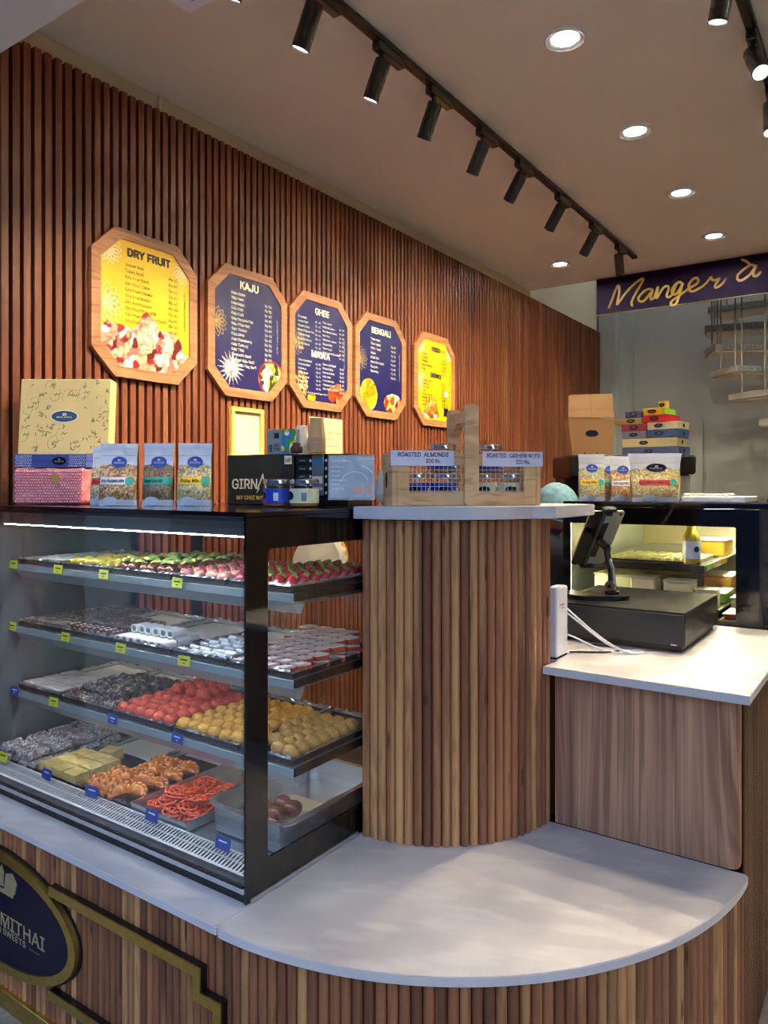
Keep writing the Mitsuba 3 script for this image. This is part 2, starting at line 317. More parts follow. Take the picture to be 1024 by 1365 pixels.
# purple sign hanging from the end of the ceiling
k = thing('hanging_sign', 'long dark purple sign with gold handwriting at the end of the ceiling', 'sign')
add('panel', bx(-1.998, 1.2, 5.83, 5.855, 2.805, 3.085, 0.002), 'm_purple', k)
add('lower_edge', bx(-1.998, 1.2, 5.828, 5.856, 2.799, 2.8049), 'm_dullgold', k)
add('seam', bx(-1.004, -0.999, 5.8285, 5.83, 2.806, 3.084), 'm_navy', k)
from scipy.interpolate import CubicSpline
S = [[(-1.898, 2.851), (-1.864, 2.931), (-1.822, 3.013), (-1.817, 2.945), (-1.832, 2.866), (-1.752, 2.96), (-1.632, 3.036), (-1.678, 2.949), (-1.715, 2.841)],
     [(-1.56, 2.936), (-1.601, 2.949), (-1.65, 2.917), (-1.669, 2.881), (-1.643, 2.861), (-1.605, 2.884), (-1.56, 2.936), (-1.576, 2.889), (-1.572, 2.868), (-1.553, 2.876), (-1.537, 2.912), (-1.522, 2.953), (-1.533, 2.873), (-1.493, 2.93), (-1.454, 2.953), (-1.443, 2.93), (-1.459, 2.879), (-1.446, 2.866), (-1.418, 2.883), (-1.4, 2.928), (-1.376, 2.965), (-1.341, 2.947)],
     [(-1.341, 2.947), (-1.376, 2.968), (-1.415, 2.931), (-1.418, 2.889), (-1.387, 2.885), (-1.346, 2.948), (-1.369, 2.863), (-1.4, 2.803), (-1.427, 2.808), (-1.423, 2.83), (-1.369, 2.866), (-1.315, 2.9), (-1.262, 2.927), (-1.232, 2.954), (-1.247, 2.98), (-1.285, 2.962), (-1.3, 2.917), (-1.28, 2.885), (-1.232, 2.898), (-1.173, 2.937), (-1.147, 2.969), (-1.132, 2.944), (-1.088, 2.95), (-1.115, 2.912), (-1.117, 2.889), (-1.093, 2.893), (-1.049, 2.941)],
     [(-0.853, 2.998), (-0.887, 3.013), (-0.943, 2.978), (-0.971, 2.944), (-0.957, 2.915), (-0.915, 2.927), (-0.873, 2.966), (-0.848, 3.003), (-0.866, 2.957), (-0.857, 2.93), (-0.821, 2.953)], [(-0.939, 3.061), (-0.912, 3.045), (-0.89, 3.022)]]
sh = []
for s in S:
    s = np.array(s); t = np.r_[0, np.cumsum(np.linalg.norm(np.diff(s, axis=0), axis=1) ** 0.5)]
    q = CubicSpline(t, s)(np.linspace(0, t[-1], len(s) * 7)); sh.append(LineString(q).buffer(0.0085, quad_segs=3))
add('lettering', apply(ext(shapely.union_all(sh).simplify(0.0008), 0.006), FR((0, 5.83, 0), 0)), 'm_goldpaint', k)
k = thing('ceiling_lamp', 'square ceiling lamp over the staircase, hidden above the purple sign', 'ceiling light')
add('frame', bx(-2.0, -0.8, 6.3, 7.3, 4.56, 4.599), 'm_whitegloss', k)
add('diffuser', bx(-1.95, -0.85, 6.35, 7.25, 4.55, 4.5595), 'm_lamp', k, **area([K_BACK * c for c in (.95, 1.0, 1.0)]))
# spiral staircase at the back
k = thing('spiral_staircase', 'grey metal spiral staircase with patterned treads at the back right', 'staircase')
cx, cy, R = -0.38, 6.93, 1.0
add('centre_pole', apply(cyl(0.05, 4.6, 20), TR(cx, cy, ZF)), 'm_tread', k, smooth=40)
for i in range(12):
    z, ph = 2.95 - 0.213 * (i - 1), math.radians(-12 + 17 * (i - 1))
    if i == 0: continue
    a0, a1 = math.pi + ph - 0.19, math.pi + ph + 0.19
    pl = Polygon([(cx + 0.05 * math.cos(a0 - .5), cy + 0.05 * math.sin(a0 - .5))] + arc(cx, cy, R, a0, a1, 6) + [(cx + 0.05 * math.cos(a1 + .5), cy + 0.05 * math.sin(a1 + .5))]).buffer(0.02).buffer(-0.005)
    if z < 0.1: continue
    tk = add('tread', ext(pl, 0.05, z), 'm_tread', k)
    add('tread_underside', ext(pl.buffer(-0.015), 0.012, z - 0.012), 'm_treadunder', tk)
    # raised checker pattern on the nosing
    q = np.array(pl.exterior.coords)
    for s in (0, 1):
        aa = (a0, a1)[s]
        c0, c1 = np.array([cx + 0.12 * math.cos(aa), cy + 0.12 * math.sin(aa)]), np.array([cx + (R - .04) * math.cos(aa), cy + (R - .04) * math.sin(aa)])
        nn = np.array([math.sin(aa), -math.cos(aa)]) * (1 if s == 0 else -1)
        ms = []
        for j in range(26):
            for e in (0, 1):
                p = c0 + (c1 - c0) * (j + .5) / 26 + nn * 0.021; u = (c1 - c0) / np.linalg.norm(c1 - c0)
                b0 = bx(-0.012, 0.012, -0.003, 0.003, -0.004, 0.004); Mx = np.eye(4); Mx[:3, 0] = [u[0], u[1], 0]; Mx[:3, 1] = [nn[0], nn[1], 0]; Mx[:3, 2] = [0, 0, 1]; Mx[:3, 3] = [p[0], p[1], z + 0.014 + 0.022 * e]
                ms.append(apply(apply(b0, RY(0.7 if (j + e) % 2 else -0.7)), Mx))
        add('tread_pattern', cat(*ms), 'm_lip', tk)
    for j in (0, 1):
        a = a0 + 0.08 + j * 0.22
        add('baluster', bar((cx + (R - .04) * math.cos(a), cy + (R - .04) * math.sin(a), z + 0.04), (cx + (R - .04) * math.cos(a), cy + (R - .04) * math.sin(a), z + 0.95), 0.006), 'm_tread', k, smooth=40)
# rounded grey panel behind the box stack
tag(add('grey_panel', apply(ext(rrect(0.75, 1.6, 0.08), 0.04), FR((-1.95, 7.66, 1.34), 0)), 'm_greywall'), 'pale grey panel with a rounded top corner against the back wall', 'panel')
# ================================================================== counters
ZW = 0.505
k = thing('front_counter', 'fluted wooden front counter with curved end under the grey worktop', 'counter')
base = Polygon([(-2.525, 1.9), (-2.525, 1.127), (-1.2, 1.127)] + arc(-1.2, 2.0, 0.873, -math.pi / 2, 0, 40) + [(-0.327, 2.85), (-1.2, 2.85)])
add('carcass', ext(base.buffer(-0.004), ZW - 0.021 - ZF, ZF), 'm_darkrod', k)
def halfrod(r, h): return apply(ext(Polygon(arc(0, 0, r, math.pi, 2 * math.pi, 8) + [(r, 0.004), (-r, 0.004)]), h), np.eye(4))
fl = P(halfrod(FP * 0.485, ZW - 0.0215 - ZF), 'm_rods', smooth=50)
nfl = int((2.53 - 1.2035) / FP)
for i in range(nfl): put('flute', fl, k, TR(-1.2035 - FP * (i + 0.5), 1.127, ZF))
flc = P(halfrod(0.873 * DTB * 0.485, ZW - 0.0215 - ZF), 'm_rods', smooth=50)
for i in range(58):
    a = DTB * (i + 0.5)
    put('flute', flc, k, TR(-1.2 + 0.873 * math.sin(a), 2.0 - 0.873 * math.cos(a), ZF) @ RZ(a))
add('plinth', cat(bx(-2.527, -1.22, 1.106, 1.1265, ZF, 0.03, 0.002)), 'm_brass', k)
wk = thing('worktop', 'pale grey stone ledge in front of the sweets display case', 'worktop')
scene[uniq(wk + '__slab')] = P(bx(-2.527, -1.2062, 1.102, 1.93, ZW - 0.02, ZW, 0.002), 'm_stone')
wp = Polygon([(-1.2048, 1.93), (-1.2048, 1.100)] + arc(-1.2048, 2.0, 0.9, -math.pi / 2 + 0.002, -0.03, 60) + [(-0.306, 1.988), (-1.2048, 1.988)]).buffer(-0.012).buffer(0.012, quad_segs=4)
k2 = add('curved_worktop', cat(ext(wp.buffer(-0.0015), 0.02, ZW - 0.02), ext(wp, 0.017, ZW - 0.0185)), 'm_stone')
tag(k2, 'quarter-round pale stone worktop at the foot of the fluted column', 'worktop')
# plaque: oval sign with brass rim and stepped brass trim
sg = thing('oval_sign', 'dark blue oval sign with brass rim and lettering on the fluted counter front', 'sign')
F0 = FR((-2.11, 1.1145, 0.257), 0)
add('backing', apply(ext(ell(0.402, 0.172, 24), 0.006, -0.001), F0), 'm_black', sg)
add('rim', apply(ext(ell(0.395, 0.165, 28).difference(ell(0.365, 0.141, 28)), 0.012, 0.005), F0), 'm_brass', sg)
add('face', apply(ext(ell(0.366, 0.142, 28), 0.006, 0.005), F0), 'm_navy', sg)
lt = fit(text('L MITHAI', 0.036, False, 0.002), 0.268); lt.apply_translation([-lt.bounds[0][0] - 0.018, -0.0405, 0.0105])
st_ = fit(text('AN SWEETS', 0.017, False, 0.0015), 0.166); st_.apply_translation([-st_.bounds[0][0] - 0.008, -0.063, 0.0105])
ser = [bx(x, x + w, y, y + 0.003, 0.0105, 0.0122) for (x, w) in ((0.046, 0.014), (0.08, 0.014), (0.105, 0.014)) for y in (-0.042, -0.0075)]
add('lettering', apply(cat(lt, st_, *ser, bx(0.175, 0.225, -0.058, -0.0572, 0.0105, 0.0115)), F0), 'm_dullgold', sg)
cr = [ext(Polygon([(-0.06, 0.052), (0.06, 0.052), (0.062, 0.064), (-0.062, 0.064)]), 0.002)]
for s in (-1, 1): cr.append(ext(Polygon([(s * 0.066, 0.068), (s * 0.075, 0.095), (s * 0.055, 0.115), (s * 0.026, 0.108), (s * 0.018, 0.068)]).buffer(0.004), 0.002))
cr.append(ext(Polygon([(-0.008, 0.07), (0.008, 0.07), (0.012, 0.11), (0, 0.13), (-0.012, 0.11)]), 0.002))
add('crown_emblem', apply(cat(*cr), F0 @ TR(0.035, -0.0, 0.0108)), 'm_dullgold', sg)
def trimbar(pts, w): return LineString(pts).buffer(w / 2, cap_style='flat', join_style='mitre')
tr = shapely.union_all([trimbar([(-1.83, 0.391), (-1.26, 0.391), (-1.26, 0.339), (-1.196, 0.339), (-1.196, 0.172), (-1.26, 0.172), (-1.26, 0.12), (-1.83, 0.12)], 0.024)]).difference(ell(0.38, 0.15, 24, -2.11, 0.257))
tm = add('stepped_trim', apply(ext(tr, 0.004, 0.0165), FR((0, 1.1155, 0), 0)), 'm_brass', sg)
add('trim_core', apply(ext(tr, 0.0165, 0.0), FR((0, 1.1155, 0), 0)), 'm_black', tm)
# fluted column with stone top
k = thing('fluted_column', 'tall quarter-round column of vertical wooden rods carrying a stone top', 'column')
RC = 0.374
cp = Polygon([(-1.2, 2.018), (-1.2, 2.0 - RC)] + arc(-1.2, 2.0, RC, -math.pi / 2, 0, 30) + [(-1.2 + RC, 2.018)])
add('core', ext(cp.buffer(-0.002), 1.359 - ZW - 0.0005, ZW + 0.0005), 'm_darkrod', k)
rd = P(apply(cyl(RC * DTC * 0.49, 1.359 - ZW - 0.002, 12), np.eye(4)), 'm_rods', smooth=50)
for i in range(24):
    a = DTC * (i + 0.5); put('rod', rd, k, TR(-1.2 + RC * math.sin(a), 2.0 - RC * math.cos(a), ZW + 0.001))
sp = Polygon([(-1.205, 2.2), (-1.205, 2.0 - 0.418)] + arc(-1.2, 2.0, 0.418, -math.pi / 2 + 0.02, -0.35, 30) + [(-0.762, 1.9), (-0.757, 2.02), (-0.757, 2.2)]).buffer(-0.008).buffer(0.008)
add('stone_top', cat(ext(sp, 0.029, 1.363), ext(sp.buffer(-0.002), 0.033, 1.361)), 'm_stone', k)
# cash desk
ZD = 0.95
k = thing('cash_desk', 'walnut laminate cash desk with pale stone top beside the column', 'counter')
cd = Polygon([(-0.826 + 0.03, 1.992), (-0.36, 1.992)] + arc(-0.36, 2.022, 0.03, -math.pi / 2, 0, 8) + [(-0.33, 2.86), (-1.15, 2.86), (-1.15, 2.03), (-0.796, 2.03)])
add('front_panel', ext(Polygon([(-0.80, 1.990), (-0.362, 1.990), (-0.362, 2.01), (-0.80, 2.01)]), 0.915 - ZW, ZW + 0.0005), 'm_laminate', k)
add('body', ext(cd.difference(sbox(-0.81, 1.9, -0.362, 2.0101)).buffer(0), 0.915 - 0.506, 0.506), 'm_side_wood', k)
pk = add('plywood_edge', bx(-0.802, -0.362, 1.986, 2.01, 0.9155, 0.928), 'm_ply', k)
for j in range(3): add('ply_layer', bx(-0.802, -0.362, 1.9853, 1.99, 0.9172 + j * 0.004, 0.9185 + j * 0.004), 'm_plyd', pk)
add('corner_post', apply(ext(Polygon([(-0.362, 1.9895), (-0.352, 1.9895)] + arc(-0.352, 2.012, 0.0225, -math.pi / 2, 0, 8) + [(-0.3295, 2.04), (-0.362, 2.04)]), 0.928 - ZW - 0.001, ZW + 0.001), np.eye(4)), 'm_laminate', k, smooth=40)
sd = P(bx(0, 0.008, 0, 0.0225, 0, 0.926 - ZF, 0.003), 'm_side_wood')
for i in range(32): put('side_slat', sd, k, TR(-0.3305, 2.045 + i * 0.025, ZF))
tp = Polygon([(-0.816, 1.942), (-0.296, 1.942), (-0.296, 2.868), (-1.15, 2.868), (-1.15, 2.03), (-0.806, 2.03)])
add('stone_top', cat(ext(tp, 0.019, ZD - 0.0205), ext(tp.buffer(-0.0015), 0.022, ZD - 0.022)), 'm_stone', k)
# ================================================================== front display case
dc = thing('display_case', 'black-framed glass display case full of Indian sweets on the front counter', 'display case')
X0, X1, Y0, Y1, ZT = -2.52, -1.21, 1.196, 1.88, 1.389
add('base', cat(bx(X0, X1 - 0.001, Y0 + 0.004, Y1, ZW + 0.001, ZW + 0.018, 0.001)), 'm_black', dc)
add('front_sill', cat(bx(X0, X1 - 0.01, Y0 + 0.002, Y0 + 0.03, ZW + 0.018, ZW + 0.034, 0.002)), 'm_steel', dc)
add('front_sill_trim', cat(bx(X0, X1 - 0.01, Y0 - 0.001, Y0 + 0.02, ZW + 0.034, ZW + 0.04)), 'm_black', dc)
add('deck', bx(X0, X1 - 0.01, Y0 + 0.03, Y1 - 0.02, ZW + 0.018, ZW + 0.026), 'm_shelfsteel', dc)
add('top_plate', bx(X0, X1, Y0, Y1, ZT - 0.012, ZT, 0.0015), 'm_blackgloss', dc)
add('top_frame', cat(bx(X0, X1 - 0.01, Y0 + 0.002, Y0 + 0.012, ZT - 0.02, ZT - 0.0122)), 'm_black', dc)
add('canopy', cat(bx(X0 + .01, X1 - 0.012, Y0 + 0.014, Y0 + 0.30, ZT - 0.024, ZT - 0.013), bx(X0 + .01, X1 - 0.012, Y0 + 0.075, Y0 + 0.083, ZT - 0.06, ZT - 0.024)), mat('canopygrey', '#5f6b6f', 0.4), dc)
hol = []
for i in range(60):
    for j in range(3): hol.append(bx(-2.4 + i * 0.0195, -2.388 + i * 0.0195, Y0 + 0.0738, Y0 + 0.0748, ZT - 0.056 + j * 0.010, ZT - 0.051 + j * 0.010))
LED = (0.93, 0.98, 1.0)
add('light_bar', bx(X0 + 0.12, X1 - 0.03, Y0 + 0.088, Y0 + 0.104, ZT - 0.066, ZT - 0.059), 'm_lamp', dc, **area([K_CASE * c for c in LED]))
ey, ez0, ez1 = Y1 - Y0, ZW + 0.002, ZT - 0.0125
win = rrect(0.62, 1.302 - 0.584, 0.012, 4, 0.07 + 0.31, (1.302 + 0.584) / 2 - ez0)
add('end_frame', apply(ext(sbox(0, 0, ey, ez1 - ez0).difference(win), 0.006, -0.006), FR((X1, Y0, ez0), 90)), 'm_blackgloss', dc)
ep = trimesh.Trimesh([(X1 - 0.003, Y0 + 0.06, 0.575), (X1 - 0.003, Y0 + 0.675, 0.575), (X1 - 0.003, Y0 + 0.675, 1.31), (X1 - 0.003, Y0 + 0.06, 1.31)], [[0, 1, 2], [0, 2, 3]], process=False)
add('end_glass', ep, 'm_glass', dc)
add('end_rail', bx(X1 + 0.0005, X1 + 0.006, Y0 + 0.01, Y1 - 0.27, ZW + 0.004, ZW + 0.012), 'm_steel', dc)
add('far_end_panel', bx(X0 - 0.006, X0, Y0, Y1, ez0, ez1), mat('endgrey', '#4e5a5e', 0.4), dc)
fp = trimesh.Trimesh([(X0, Y0 + 0.003, ZW + 0.036), (X1 - 0.006, Y0 + 0.003, ZW + 0.036), (X1 - 0.006, Y0 + 0.003, ZT - 0.014), (X0, Y0 + 0.003, ZT - 0.014)], [[0, 1, 2], [0, 2, 3]], process=False)
add('front_glass', fp, 'm_glass', dc)
bk = []
for x in (X0, -1.89, -1.86, X1 - 0.03): bk.append(bx(x, x + 0.03, Y1 - 0.02, Y1 - 0.004, ez0 + .02, ez1))
bk.append(bx(X0, X1 - 0.01, Y1 - 0.02, Y1 - 0.004, 1.33, ez1)); bk.append(bx(-2.16, -2.12, Y1 - 0.02, Y1 - 0.004, ez0 + .02, ez1)); bk.append(bx(X0, X1 - 0.01, Y1 - 0.02, Y1 - 0.004, ez0 + 0.017, 0.56))
add('rear_frame', cat(*bk), 'm_black', dc)
add('rear_glass', trimesh.Trimesh([(X0, Y1 - 0.012, 0.56), (X1 - 0.01, Y1 - 0.012, 0.56), (X1 - 0.01, Y1 - 0.012, 1.33), (X0, Y1 - 0.012, 1.33)], [[0, 1, 2], [0, 2, 3]], process=False), 'm_tint', dc)
dots = cat(*[apply(trimesh.creation.cylinder(radius=0.0013, height=0.0006, sections=6), TR(X1 - 0.012 - 0.004 * j, Y0 + 0.0045, 0.56 + 0.007 * i + 0.0035 * (j % 2)) @ RX(math.pi / 2)) for i in range(115) for j in range(2)])
labels[add('dot_border', dots, 'm_black', dc)] = {'label': 'printed black dot border on the glass', 'kind': 'stuff'}
YS = 1.375
shelf_z = (1.182, 0.969, 0.751)
def slot_poly(): return rrect(0.0066, 0.033, 0.0032, 2)
gr = sbox(0, 0, 1.26, 0.076)
for j, yy in enumerate((0.009, 0.042)):
    for i in range(103): gr = gr.difference(affinity.translate(affinity.rotate(slot_poly(), 18), 0.014 + i * 0.012, yy + 0.014))
gk = add('air_grille', apply(ext(gr, 0.0015), TR(X0 + 0.02, Y0 + 0.03, 0.546)), mat('grille', '#e9edee', 0.35), dc)
add('grille_duct', bx(X0 + 0.02, X1 - 0.03, Y0 + 0.034, Y0 + 0.105, 0.5315, 0.5345), 'm_ink', gk)
for si, z in enumerate(shelf_z):
    s = add('shelf', bx(X0 + 0.003, X1 - 0.018, YS + 0.002, YS + 0.43, z - 0.007, z - 0.001), 'm_shelfsteel', dc)
    add('front_lip', bx(X0 + 0.003, X1 - 0.018, YS - 0.002, YS + 0.002, z - 0.021, z, 0.0006), 'm_lip', s)
    add('side_rail', bx(X1 - 0.020, X1 - 0.014, YS + 0.0025, YS + 0.43, z - 0.018, z + 0.001), 'm_black', s)
    pr_ = Polygon([(0, 0), (0.045, 0), (0.03, -0.03), (0.022, -0.03)])
    add('light_housing', apply(ext(pr_, X1 - X0 - 0.04), np.array([[0, 0, -1, X1 - 0.022], [1, 0, 0, YS + 0.003], [0, 1, 0, z - 0.0215], [0, 0, 0, 1.0]])), 'm_casegrey', s)
    add('light_strip', bx(X0 + 0.06, X1 - 0.06, YS + 0.052, YS + 0.06, z - 0.012, z - 0.0072), 'm_lamp', s, **area([K_CASE * 0.45 * c for c in LED]))
    for x in (X0 + 0.03, -1.865, X1 - 0.05): add('bracket', bx(x, x + 0.004, YS + 0.08, Y1 - 0.022, z - 0.035, z - 0.007), 'm_shelfsteel', s)
# ================================================================== trays and sweets
def jit(a): return rnd.uniform(-a, a)
mat('traydark', '#1b1b1d', 0.25)
mat('liner', '#c9ccc9', 0.6)
mat('foil', '#b9b8b4', 0.22, metal=0.7)
SHW = ['deck', 'third shelf', 'second shelf', 'top shelf']
def tray(x0, x1, y0, y1, z, label, m='m_traydark', h=0.014, liner=None, crinkle=True):
    k = thing('tray', label, 'tray')
    t = 0.0016; f = 0.006
    rim = sbox(x0, y0, x1, y1).buffer(-0.0005)
    walls = ext(rim.difference(rim.buffer(-t)), h, z + 0.0005); fl = ext(rim.buffer(-t * .5), t, z + 0.0005)
    lipm = ext(rim.buffer(f * .4).difference(rim.buffer(-t)), 0.0012, z + h)
    add('pan', cat(walls, fl, lipm), m, k)
    if liner:
        def fn(u, v):
            X = x0 + 0.006 + u * (x1 - x0 - 0.012); Y = y0 + liner[0] * (y1 - y0) + v * (liner[1] - liner[0]) * (y1 - y0 - 0.012) + 0.004
            return X, Y, z + 0.0035 + 0.003 * meshkit.fbm(np.stack([X * 40, Y * 40, 0 * X], -1), 2, 3)
        add('paper_liner', grid(12, 12, fn), 'm_liner', k, smooth=True)
    if crinkle:
        r = random.Random(int(x0 * 1000)); n = 44; pts = []
        per = [(x0, y0), (x1, y0), (x1, y1), (x0, y1)]
        def fn(u, v):
            a = u * 4; i = np.minimum(a.astype(int), 3); fr = a - i
            px = np.array([p[0] for p in per + [per[0]]]); py = np.array([p[1] for p in per + [per[0]]])
            X = px[i] + (px[i + 1] - px[i]) * fr; Y = py[i] + (py[i + 1] - py[i]) * fr
            ccx, ccy = (x0 + x1) / 2, (y0 + y1) / 2
            w = 0.010 * (meshkit.noise(np.stack([X * 150, Y * 150, v * 3], -1), 5) - .35) * v
            dx, dy = (X - ccx), (Y - ccy); L = np.hypot(dx, dy)
            return X - dx / L * (0.004 + w), Y - dy / L * (0.004 + w), z + 0.006 + v * (h * 0.65 + 0.010 * meshkit.noise(np.stack([X * 110, Y * 110, v], -1), 2))
        add('film_edge', grid(120, 4, fn), 'm_foil', k, smooth=False)
    return k
def sweets(name, parts, Ms, label, group, cat_='sweet'):
    for M in Ms:
        k = thing(name, label, cat_, group)
        for pn, pd in parts:
            if pn is None:
                scene[k] = {**pd, 'to_world': T4(np.asarray(M, float))}
            else: put(pn, pd, k, M)
def colored(m, fn, mt='m_vc', smooth=True):
    v = np.array(m.vertices); return mikit.ply(m, mt, smooth, color=np.clip(np.array(fn(v), float).reshape(-1, 3), 0, 1))
def blend(a, b, t): t = np.clip(np.asarray(t), 0, 1)[:, None]; return np.array(C(a)) * (1 - t) + np.array(C(b)) * t
def gridM(x0, x1, nx, y0, y1, ny, z, j=0.003, rot=0.3, sc=0.06, skip=0.0, stag=False):
    out = []
    for b in range(ny):
        for a in range(nx):
            if rnd.random() < skip: continue
            o = 0.5 if stag and b % 2 else 0.0
            x = x0 + (a + 0.5 + o) * (x1 - x0) / (nx + (0.5 if stag else 0)); y = y0 + (b + 0.5) * (y1 - y0) / ny
            s = 1 + jit(sc)
            out.append(TR(x + jit(j), y + jit(j), z) @ RZ(jit(rot)) @ SC(s, s, s))
    return out
zT, z2, z3, zD = shelf_z[0] + 0.0, shelf_z[1], shelf_z[2], 0.5355
YA, YB = 1.388, 1.79
XR = [(-2.50, -2.262), (-2.250, -1.985), (-1.975, -1.705), (-1.695, -1.482), (-1.472, -1.242)]
def spk(dark, light, th):
    return mikit.proc(lambda p, n, uv: mix(mix(C(dark), C(light), smoothstep(th, th + .1, noise(p.x * 420, p.y * 420, p.z * 420))), C('#1c1210'), smoothstep(.6, .75, noise(p.x * 150, p.y * 150, p.z * 150)) * .4))
mat('speckseed', spk('#3a302b', '#d2cabd', .58), .6); mat('specklog', spk('#544a4c', '#d9d4d2', .47), .7); mat('specknut', spk('#33201a', '#d8c4a8', .62), .4)
# ---- top shelf
tray(*XR[0], YA, YB, zT, 'dark tray with pale white sweet fingers at the left of the top shelf')
m = bump(bx(-0.011, 0.011, -0.04, 0.04, 0, 0.016, 0.003).subdivide(), 0.0008, 90, 2)
p = colored(m, lambda v: blend('#d8d6c4', '#efeee2', v[:, 2] / 0.014), smooth=False)
sweets('milk_finger', [(None, p)], gridM(-2.49, -2.272, 7, 1.395, 1.66, 3, zT + 0.004, 0.002, 0.12), 'pale white oblong milk sweet at the left end of the top shelf', 'white finger sweets on the top shelf')
tray(*XR[1], YA, YB, zT, 'dark tray with yellow mango-slice sweets on the top shelf')
a = np.linspace(0, 2 * math.pi, 10)
m = tube([(0.026 * math.cos(t), 0.026 * math.sin(t) * 0.8, 0.010 + 0.006 * math.sin((t) * 1.0)) for t in np.linspace(0.2, 2.9, 10)], [0.003, 0.007, .0095, .011, .0115, .0115, .011, .0095, .007, .003], 8)
p = colored(m, lambda v: blend('#f2b705', '#f7d84a', v[:, 2] / 0.03), 'm_vcg')
sweets('mango_slice', [(None, p)], gridM(-2.245, -1.99, 6, 1.40, 1.68, 7, zT + 0.006, 0.004, 0.5), 'yellow crescent sweet like a mango slice, on the top shelf', 'yellow crescent sweets on the top shelf')
tray(*XR[2], YA, YB, zT, 'dark tray with green and brown fruit-shaped sweets on the top shelf')
m = ico(0.018, 2).copy(); m.apply_translation([0, 0, 0.018])
p1 = colored(bump(m, 0.002, 120, 4), lambda v: blend('#5a2c18', '#8a4a26', meshkit.noise(v * 300)), 'm_vcg')
leafm = grid(7, 9, lambda u, v: ((u - .5) * 0.028 * np.sin(np.pi * v * .96 + .06), (v - .2) * 0.036, 0.038 + 0.010 * np.sin(v * 2.4) - 0.03 * (u - .5) ** 2))
p2 = colored(leafm, lambda v: blend('#7da23a', '#b7cf63', (v[:, 1] + .01) / 0.03), 'm_vc')
sweets('fruit_sweet', [('ball', p1), ('leaf', p2)], gridM(-1.965, -1.715, 6, 1.395, 1.70, 7, zT + 0.003, 0.004, 2.5), 'brown fruit-shaped sweet with a green leaf on the top shelf', 'brown leafed sweets on the top shelf')
tray(*XR[3], YA, YB, zT, 'dark tray with pink apple-shaped sweets on the top shelf')
th = np.linspace(0, math.pi, 13)
prf = [(0.021 * math.sin(t) * (1 + 0.05 * math.cos(t)), 0.018 - 0.0175 * math.cos(t) - (0.006 * math.exp(-(math.pi - t) ** 2 * 6))) for t in th]
m = lathe([(0, prf[0][1])] + prf[1:-1] + [(0, prf[-1][1])], 18)
p1 = colored(m, lambda v: blend('#f3d9a8', '#d8485c', meshkit.noise(v * 60 + 3) * 1.5 - .2 + (v[:, 2] - .018) * 8), 'm_vc')
p2 = P(apply(cyl(0.0018, 0.011, 6), TR(0, 0, 0.028) @ RX(0.2)), 'm_nuts')
sweets('apple_sweet', [('apple', p1), ('clove_stem', p2)], gridM(-1.69, -1.487, 4, 1.395, 1.70, 7, zT + 0.003, 0.003, 2.5), 'small pink and cream apple-shaped sweet with a clove stem on the top shelf', 'pink apple sweets on the top shelf')
tray(*XR[4], YA, YB + .0, zT, 'dark tray of strawberry-shaped sweets in white paper cups on the top shelf')
cupm = []
def cupfn(u, v):
    a = u * 2 * np.pi; r = 0.0125 + 0.008 * v + 0.0011 * np.sign(np.sin(a * 22)) * v
    return r * np.cos(a), r * np.sin(a), 0.001 + 0.0165 * v
cm = grid(89, 3, cupfn); fl_ = trimesh.creation.cylinder(radius=0.0125, height=0.0005, sections=16); fl_.apply_translation([0, 0, 0.001])
pc = P(cat(cm, fl_), 'm_paper')
m = apply(lathe([(0, -0.021), (0.006, -0.019), (0.012, -0.010), (0.0155, 0.002), (0.014, 0.011), (0.008, 0.015), (0, 0.015)], 16), TR(0, -0.002, 0.019) @ RX(-1.05))
ps = colored(bump(m, 0.0008, 260, 3), lambda v: blend('#a01830', '#d23a48', meshkit.noise(v * 500)), 'm_vcg')
lf = apply(leafm, TR(0, 0.004, -0.010) @ RX(0.15) @ SC(1.05, 0.95, 1))
pl_ = colored(lf, lambda v: blend('#4c6630', '#7f9a4e', meshkit.noise(v * 150)), 'm_vc')
sweets('strawberry_sweet', [('berry', ps), ('leaf', pl_), ('paper_cup', pc)], gridM(-1.468, -1.25, 5, 1.395, 1.78, 9, zT + 0.003, 0.002, 0.35, 0.04), 'red strawberry sweet with green leaf in a fluted white paper cup', 'strawberry sweets in paper cups')
# ---- second shelf
tray(*XR[0], YA, YB, z2, 'dark tray of seed-coated dark squares at the left of the second shelf')
m = bump(bx(-0.014, 0.014, -0.014, 0.014, 0, 0.022, 0.003).subdivide().subdivide(), 0.003, 160, 5)
psd = P(m, 'm_speckseed', smooth=60)
sweets('seeded_square', [(None, psd)], gridM(-2.492, -2.27, 7, 1.395, 1.74, 9, z2 + 0.003, 0.002, 0.25), 'dark square sweet coated in pale seeds on the second shelf, left end', 'seeded dark squares on the second shelf')
tray(*XR[1], YA, YB, z2, 'dark tray of chocolate rolls with white stripes on the second shelf', liner=(0.55, 1.0))
m = apply(cyl(0.0125, 0.05, 12), TR(0, 0.025, 0.0125) @ RX(math.pi / 2))
p1 = P(m, 'm_nuts', smooth=40); mat('choc', '#3a221b', 0.4); p1 = P(m, 'm_choc', smooth=40)
p2 = P(cat(*[bx(-0.0035, 0.0035, -0.02 + q * .014, -0.011 + q * .014, 0.0242, 0.0262, .001) for q in range(3)]), 'm_white')
p3 = P(apply(trimesh.creation.annulus(0.006, 0.0085, 0.001, sections=14), TR(0, -0.0252, 0.0125) @ RX(math.pi / 2)), 'm_white')
Ms = gridM(-2.245, -1.99, 8, 1.392, 1.47, 1, z2 + 0.003, 0.001, 0.06)
sweets('chocolate_roll', [('roll', p1), ('icing_stripe', p2), ('swirl', p3)], Ms, 'dark chocolate roll striped with white icing at the front of the second shelf', 'striped chocolate rolls on the second shelf')
